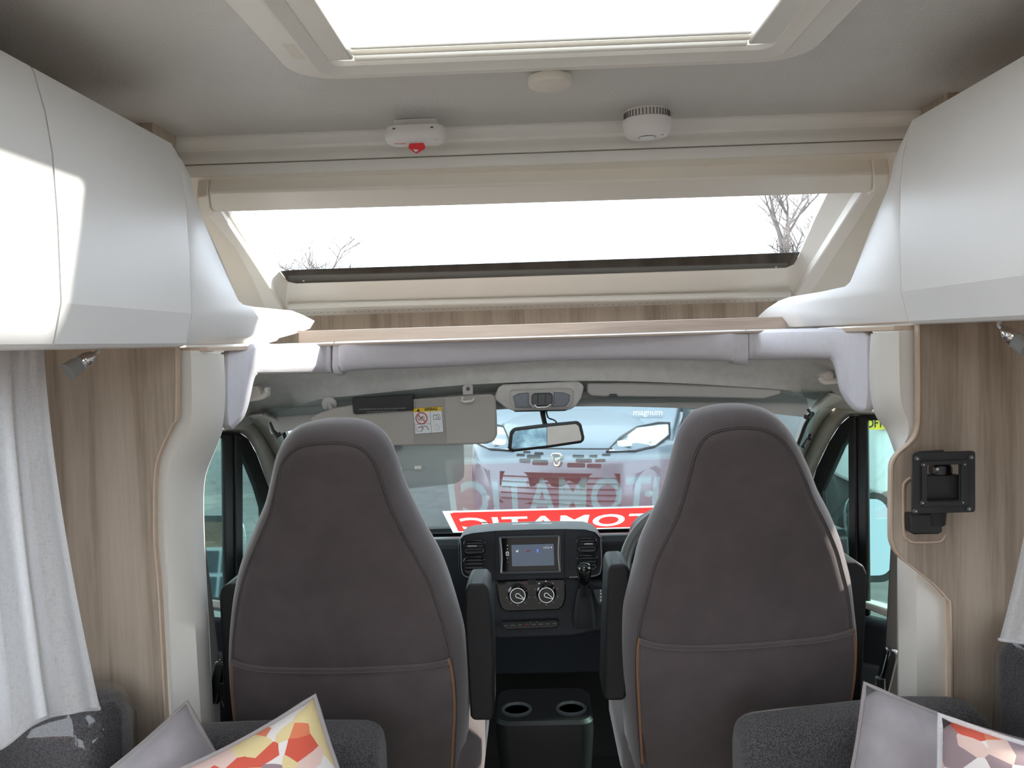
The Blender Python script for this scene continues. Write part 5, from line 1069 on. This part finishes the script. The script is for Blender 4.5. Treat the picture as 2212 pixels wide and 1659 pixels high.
    if full:
        em = [(0.055, 0.01), (-0.045, 0.01), (-0.06, 0.05), (-0.05, 0.085), (0.0, 0.10), (0.06, 0.09), (0.075, 0.06), (0.05, 0.03), (-0.02, -0.01), (-0.05, -0.045), (-0.02, -0.09), (0.03, -0.085), (0.05, -0.06)]
        ep = smooth([V((a * 0.46, fy(0, 0.95) - 0.03, 0.965 + b * 0.5)) for a, b in [(-0.03, -0.01), (0.04, 0.015), (0.085, 0.05), (0.075, 0.09), (0.0, 0.105), (-0.08, 0.095), (-0.10, 0.05), (-0.085, -0.03), (-0.045, -0.10), (0.0, -0.115), (0.045, -0.095), (0.07, -0.03)]], 3)
        G().tube(ep, 0.011, 8).obj('emblem', 'emblem_gold', root, sm=True)
        text('magnum', 0.085, (0.72, fy(0.3, 1.28) + 0.10, 1.325), XA, V((0, 0.35, 1)), 'paper_white', 'bonnet_lettering', root, ext=0.004)
    root.location = loc; root.rotation_euler = (0, 0, yaw); return root
mat('emblem_gold', (0.85, 0.75, 0.62), 0.2, 0.7)
van('blue-grey motorhome facing the windscreen with grille slots and round-cornered emblem', (0.19, 7.45, GZ), math.radians(-17), 'car_blue_grey', 'parked vehicles')
van('white motorhome front behind the lowered sun visor', (-3.15, 11.8, GZ), math.radians(6), 'car_white', 'parked vehicles', False)
van('white van far away through the passenger door window', (-9.2, 17.0, GZ), math.radians(30), 'car_white', 'parked vehicles', False, 'parked_van')
# caravan with dark front window, right of the blue-grey motorhome
cvn = thing('caravan', 'white caravan with a dark tinted front window right of the blue-grey motorhome', 'vehicle', (4.4, 12.9, GZ), 'parked vehicles')
G().box((4.40, 14.3, GZ + 1.25), (2.5, 2.8, 2.0)).obj('body', 'car_white', cvn, bev=0.08, seg=3)
G().box((4.45, 12.89, GZ + 1.10), (2.15, 0.03, 1.25)).obj('front_window', 'car_glass', cvn, bev=0.01)
G().box((3.26, 12.89, GZ + 1.25), (0.12, 0.04, 1.8)).obj('corner_trim', 'pillar_plastic', cvn, bev=0.01)
G().box((3.13, 12.92, GZ + 1.25), (0.05, 0.04, 1.8)).obj('awning_rail', 'silver', cvn, bev=0.01)
for s in (-0.9, 0.9): G().lathe([(0.30, 0), (0.30, 0.18), (0.18, 0.19), (0, 0.17)], (4.40 + s, 14.3, GZ + 0.30), (1 if s > 0 else -1, 0, 0), 20).obj('wheel', 'tyre', cvn, sm=True, angle=35)
# vehicle with the yellow plate, seen through the driver door window
pv = thing('parked_van', 'white van tail with yellow number plate seen through the driver door window', 'vehicle', (3.9, 7.2, GZ), 'parked vehicles')
G().box((3.95, 8.9, GZ + 1.45), (1.95, 3.4, 1.7)).obj('body', 'car_white', pv, bev=0.06, seg=3)
mat('bumper_brown', (0.16, 0.11, 0.09), 0.6)
G().box((3.95, 7.25, GZ + 0.50), (1.9, 0.30, 0.30)).obj('bumper', 'bumper_brown', pv, bev=0.05, seg=3)
G().box((3.95, 7.185, GZ + 1.95), (1.5, 0.03, 0.6)).obj('rear_window', 'car_glass', pv, bev=0.01)
npc = PY(1919, 914, 7.17)
npl = G().box(npc, (0.40, 0.012, 0.105)).obj('number_plate', 'yellow_print', pv)
text('DF16', 0.105, npc + V((-0.185, -0.008, 0)), XA, ZA, 'black_print', 'plate_lettering', npl, ext=0.001, sx=0.75, bold=0.002, align='LEFT')
for s in (-0.88, 0.88):
    G().box((3.95 + s, 7.19, GZ + 1.95), (0.12, 0.03, 0.45)).obj('tail_lamp', 'red_print', pv, bev=0.01)
    G().lathe([(0.32, 0), (0.32, 0.2), (0.2, 0.21), (0, 0.19)], (3.95 + s * 0.9, 8.4, GZ + 0.32), (1 if s > 0 else -1, 0, 0), 20).obj('wheel', 'tyre', pv, sm=True, angle=35)
# door mirrors of the cab
def dmirror(lab, cpt, w_, h_, look, armto, side):
    c = V(cpt); n = ((CAM - c).normalized() + V(look).normalized()).normalized(); pl = (c, n); X, Y, _ = frame_of(pl)
    t = thing('door_mirror', lab, 'mirror', c - V((0, 0, h_ / 2)), 'cab door mirrors')
    R = lambda k, w0, r: [c + X * a + Y * b + n * w0 for a, b in rrect(w_ * k, h_ * k, r, 6)]
    G().loft([R(0.55, -0.10, 0.03), R(0.9, -0.07, 0.05), R(1.08, -0.02, 0.055), R(1.1, 0.004, 0.055)]).obj('shell', 'car_white', t, sm=True)
    G().ring(R(1.1, 0, 0.055), R(0.94, 0, 0.045), n, 0.002, 0.010).obj('rim', 'rubber', t, sm=True, angle=30)
    G().prism(R(0.95, 0.004, 0.045), n * 0.002).obj('mirror_glass', 'door_mirror_glass', t)
    G().tube([c - n * 0.03 - V((0, 0, 0.02)) - X * side * w_ * 0.3, V(armto)], 0.03, 10).obj('arm', 'black_plastic', t, sm=True)
dmirror('passenger door mirror reflecting the yard, partly behind the pillar cover', PY(462, 1208, 2.98), 0.20, 0.29, (-5.4, -9, 0.4), PL(580, 1225, DL) + DLn * 0.01, -1)
dmirror('driver door mirror reflecting sky, partly behind the wood partition', PY(1880, 1160, 2.78), 0.135, 0.27, (2.0, -6, 0.55), PL(1772, 1140, DR) + DRn * 0.01, 1)
# house behind, seen in the passenger mirror
hs_ = thing('house', 'small brick house with white windows reflected in the passenger mirror', 'house', (-8.5, -9.5, GZ))
G().box((-9.0, -12.0, GZ + 1.6), (11, 4, 3.2)).obj('wall', 'brick', hs_)
G().loft([[(x, y, z) for y, z in ((-9.7, GZ + 3.15), (-12, GZ + 5.0), (-14.3, GZ + 3.15))] for x in (-14.7, -3.3)]).obj('roof', 'roof_tile', hs_)
for k in range(5):
    x = -13 + k * 2.1
    wd = G().box((x, -9.98, GZ + 1.55), (1.1, 0.06, 1.1)).obj('window', 'car_white', hs_)
    for a in (-0.26, 0.26):
        for b in (-0.26, 0.26): G().box((x + a, -9.94, GZ + 1.55 + b), (0.44, 0.02, 0.44)).obj('window_pane', 'car_glass', wd)
# bare trees above the skylight edge
def tree(lab, loc, h, seed, spread=0.5):
    rnd = random.Random(seed); t = thing('bare_tree', lab, 'tree', loc, 'leafless trees'); tr_, br = G(), G()
    def grow(p, d, l, r, k, g):
        pts = [p]; 
        for i in range(3):
            d = (d + V((rnd.uniform(-.14, .14), rnd.uniform(-.14, .14), rnd.uniform(-.05, .12)))).normalized(); p = p + d * l / 3; pts.append(p)
        g.tube(pts, [r, r * .9, r * .8, r * .68], 5 if k > 3 else 4)
        if k == 0: return
        for i in range(3 if k > 2 else 4):
            a = rnd.uniform(0, 6.28); s = spread + rnd.uniform(-.1, .25); q = pts[rnd.choice((1, 2, 3, 3))]
            nd = (d + (V((math.cos(a), math.sin(a), 0)) * s) * 1.3 + V((0, 0, 0.1))).normalized()
            grow(q, nd, l * rnd.uniform(.62, .8), r * .58, k - 1, br)
    grow(V(loc), V((0.02, 0, 1)), h * 0.36, h * 0.022, 5, tr_)
    tr_.obj('trunk', 'bark', t, sm=True); tag(br.obj('branches', 'bark', t, sm=True), kind='stuff')
tree('bare winter tree seen in the right corner of the skylight', (8.75, 28, GZ), 8.6, 4)
tree('low bare tree tops seen at the left foot of the skylight', (-7.2, 32, GZ), 7.0, 9, 0.7)
fl = thing('banner_flag', 'red feather banner flag beside the bare tree', 'flag', (7.0, 19, GZ))
G().tube([(7.0, 19, GZ), (7.0, 19, GZ + 5.6)], 0.03, 8).obj('pole', 'silver', fl, sm=True)
G().prism([(7.03, 19, GZ + 1.6), (7.45, 19, GZ + 1.7), (7.5, 19, GZ + 4.6), (7.3, 19, GZ + 5.4), (7.03, 19, GZ + 5.6)], (0, 0.01, 0)).obj('cloth', 'tag_red', fl)
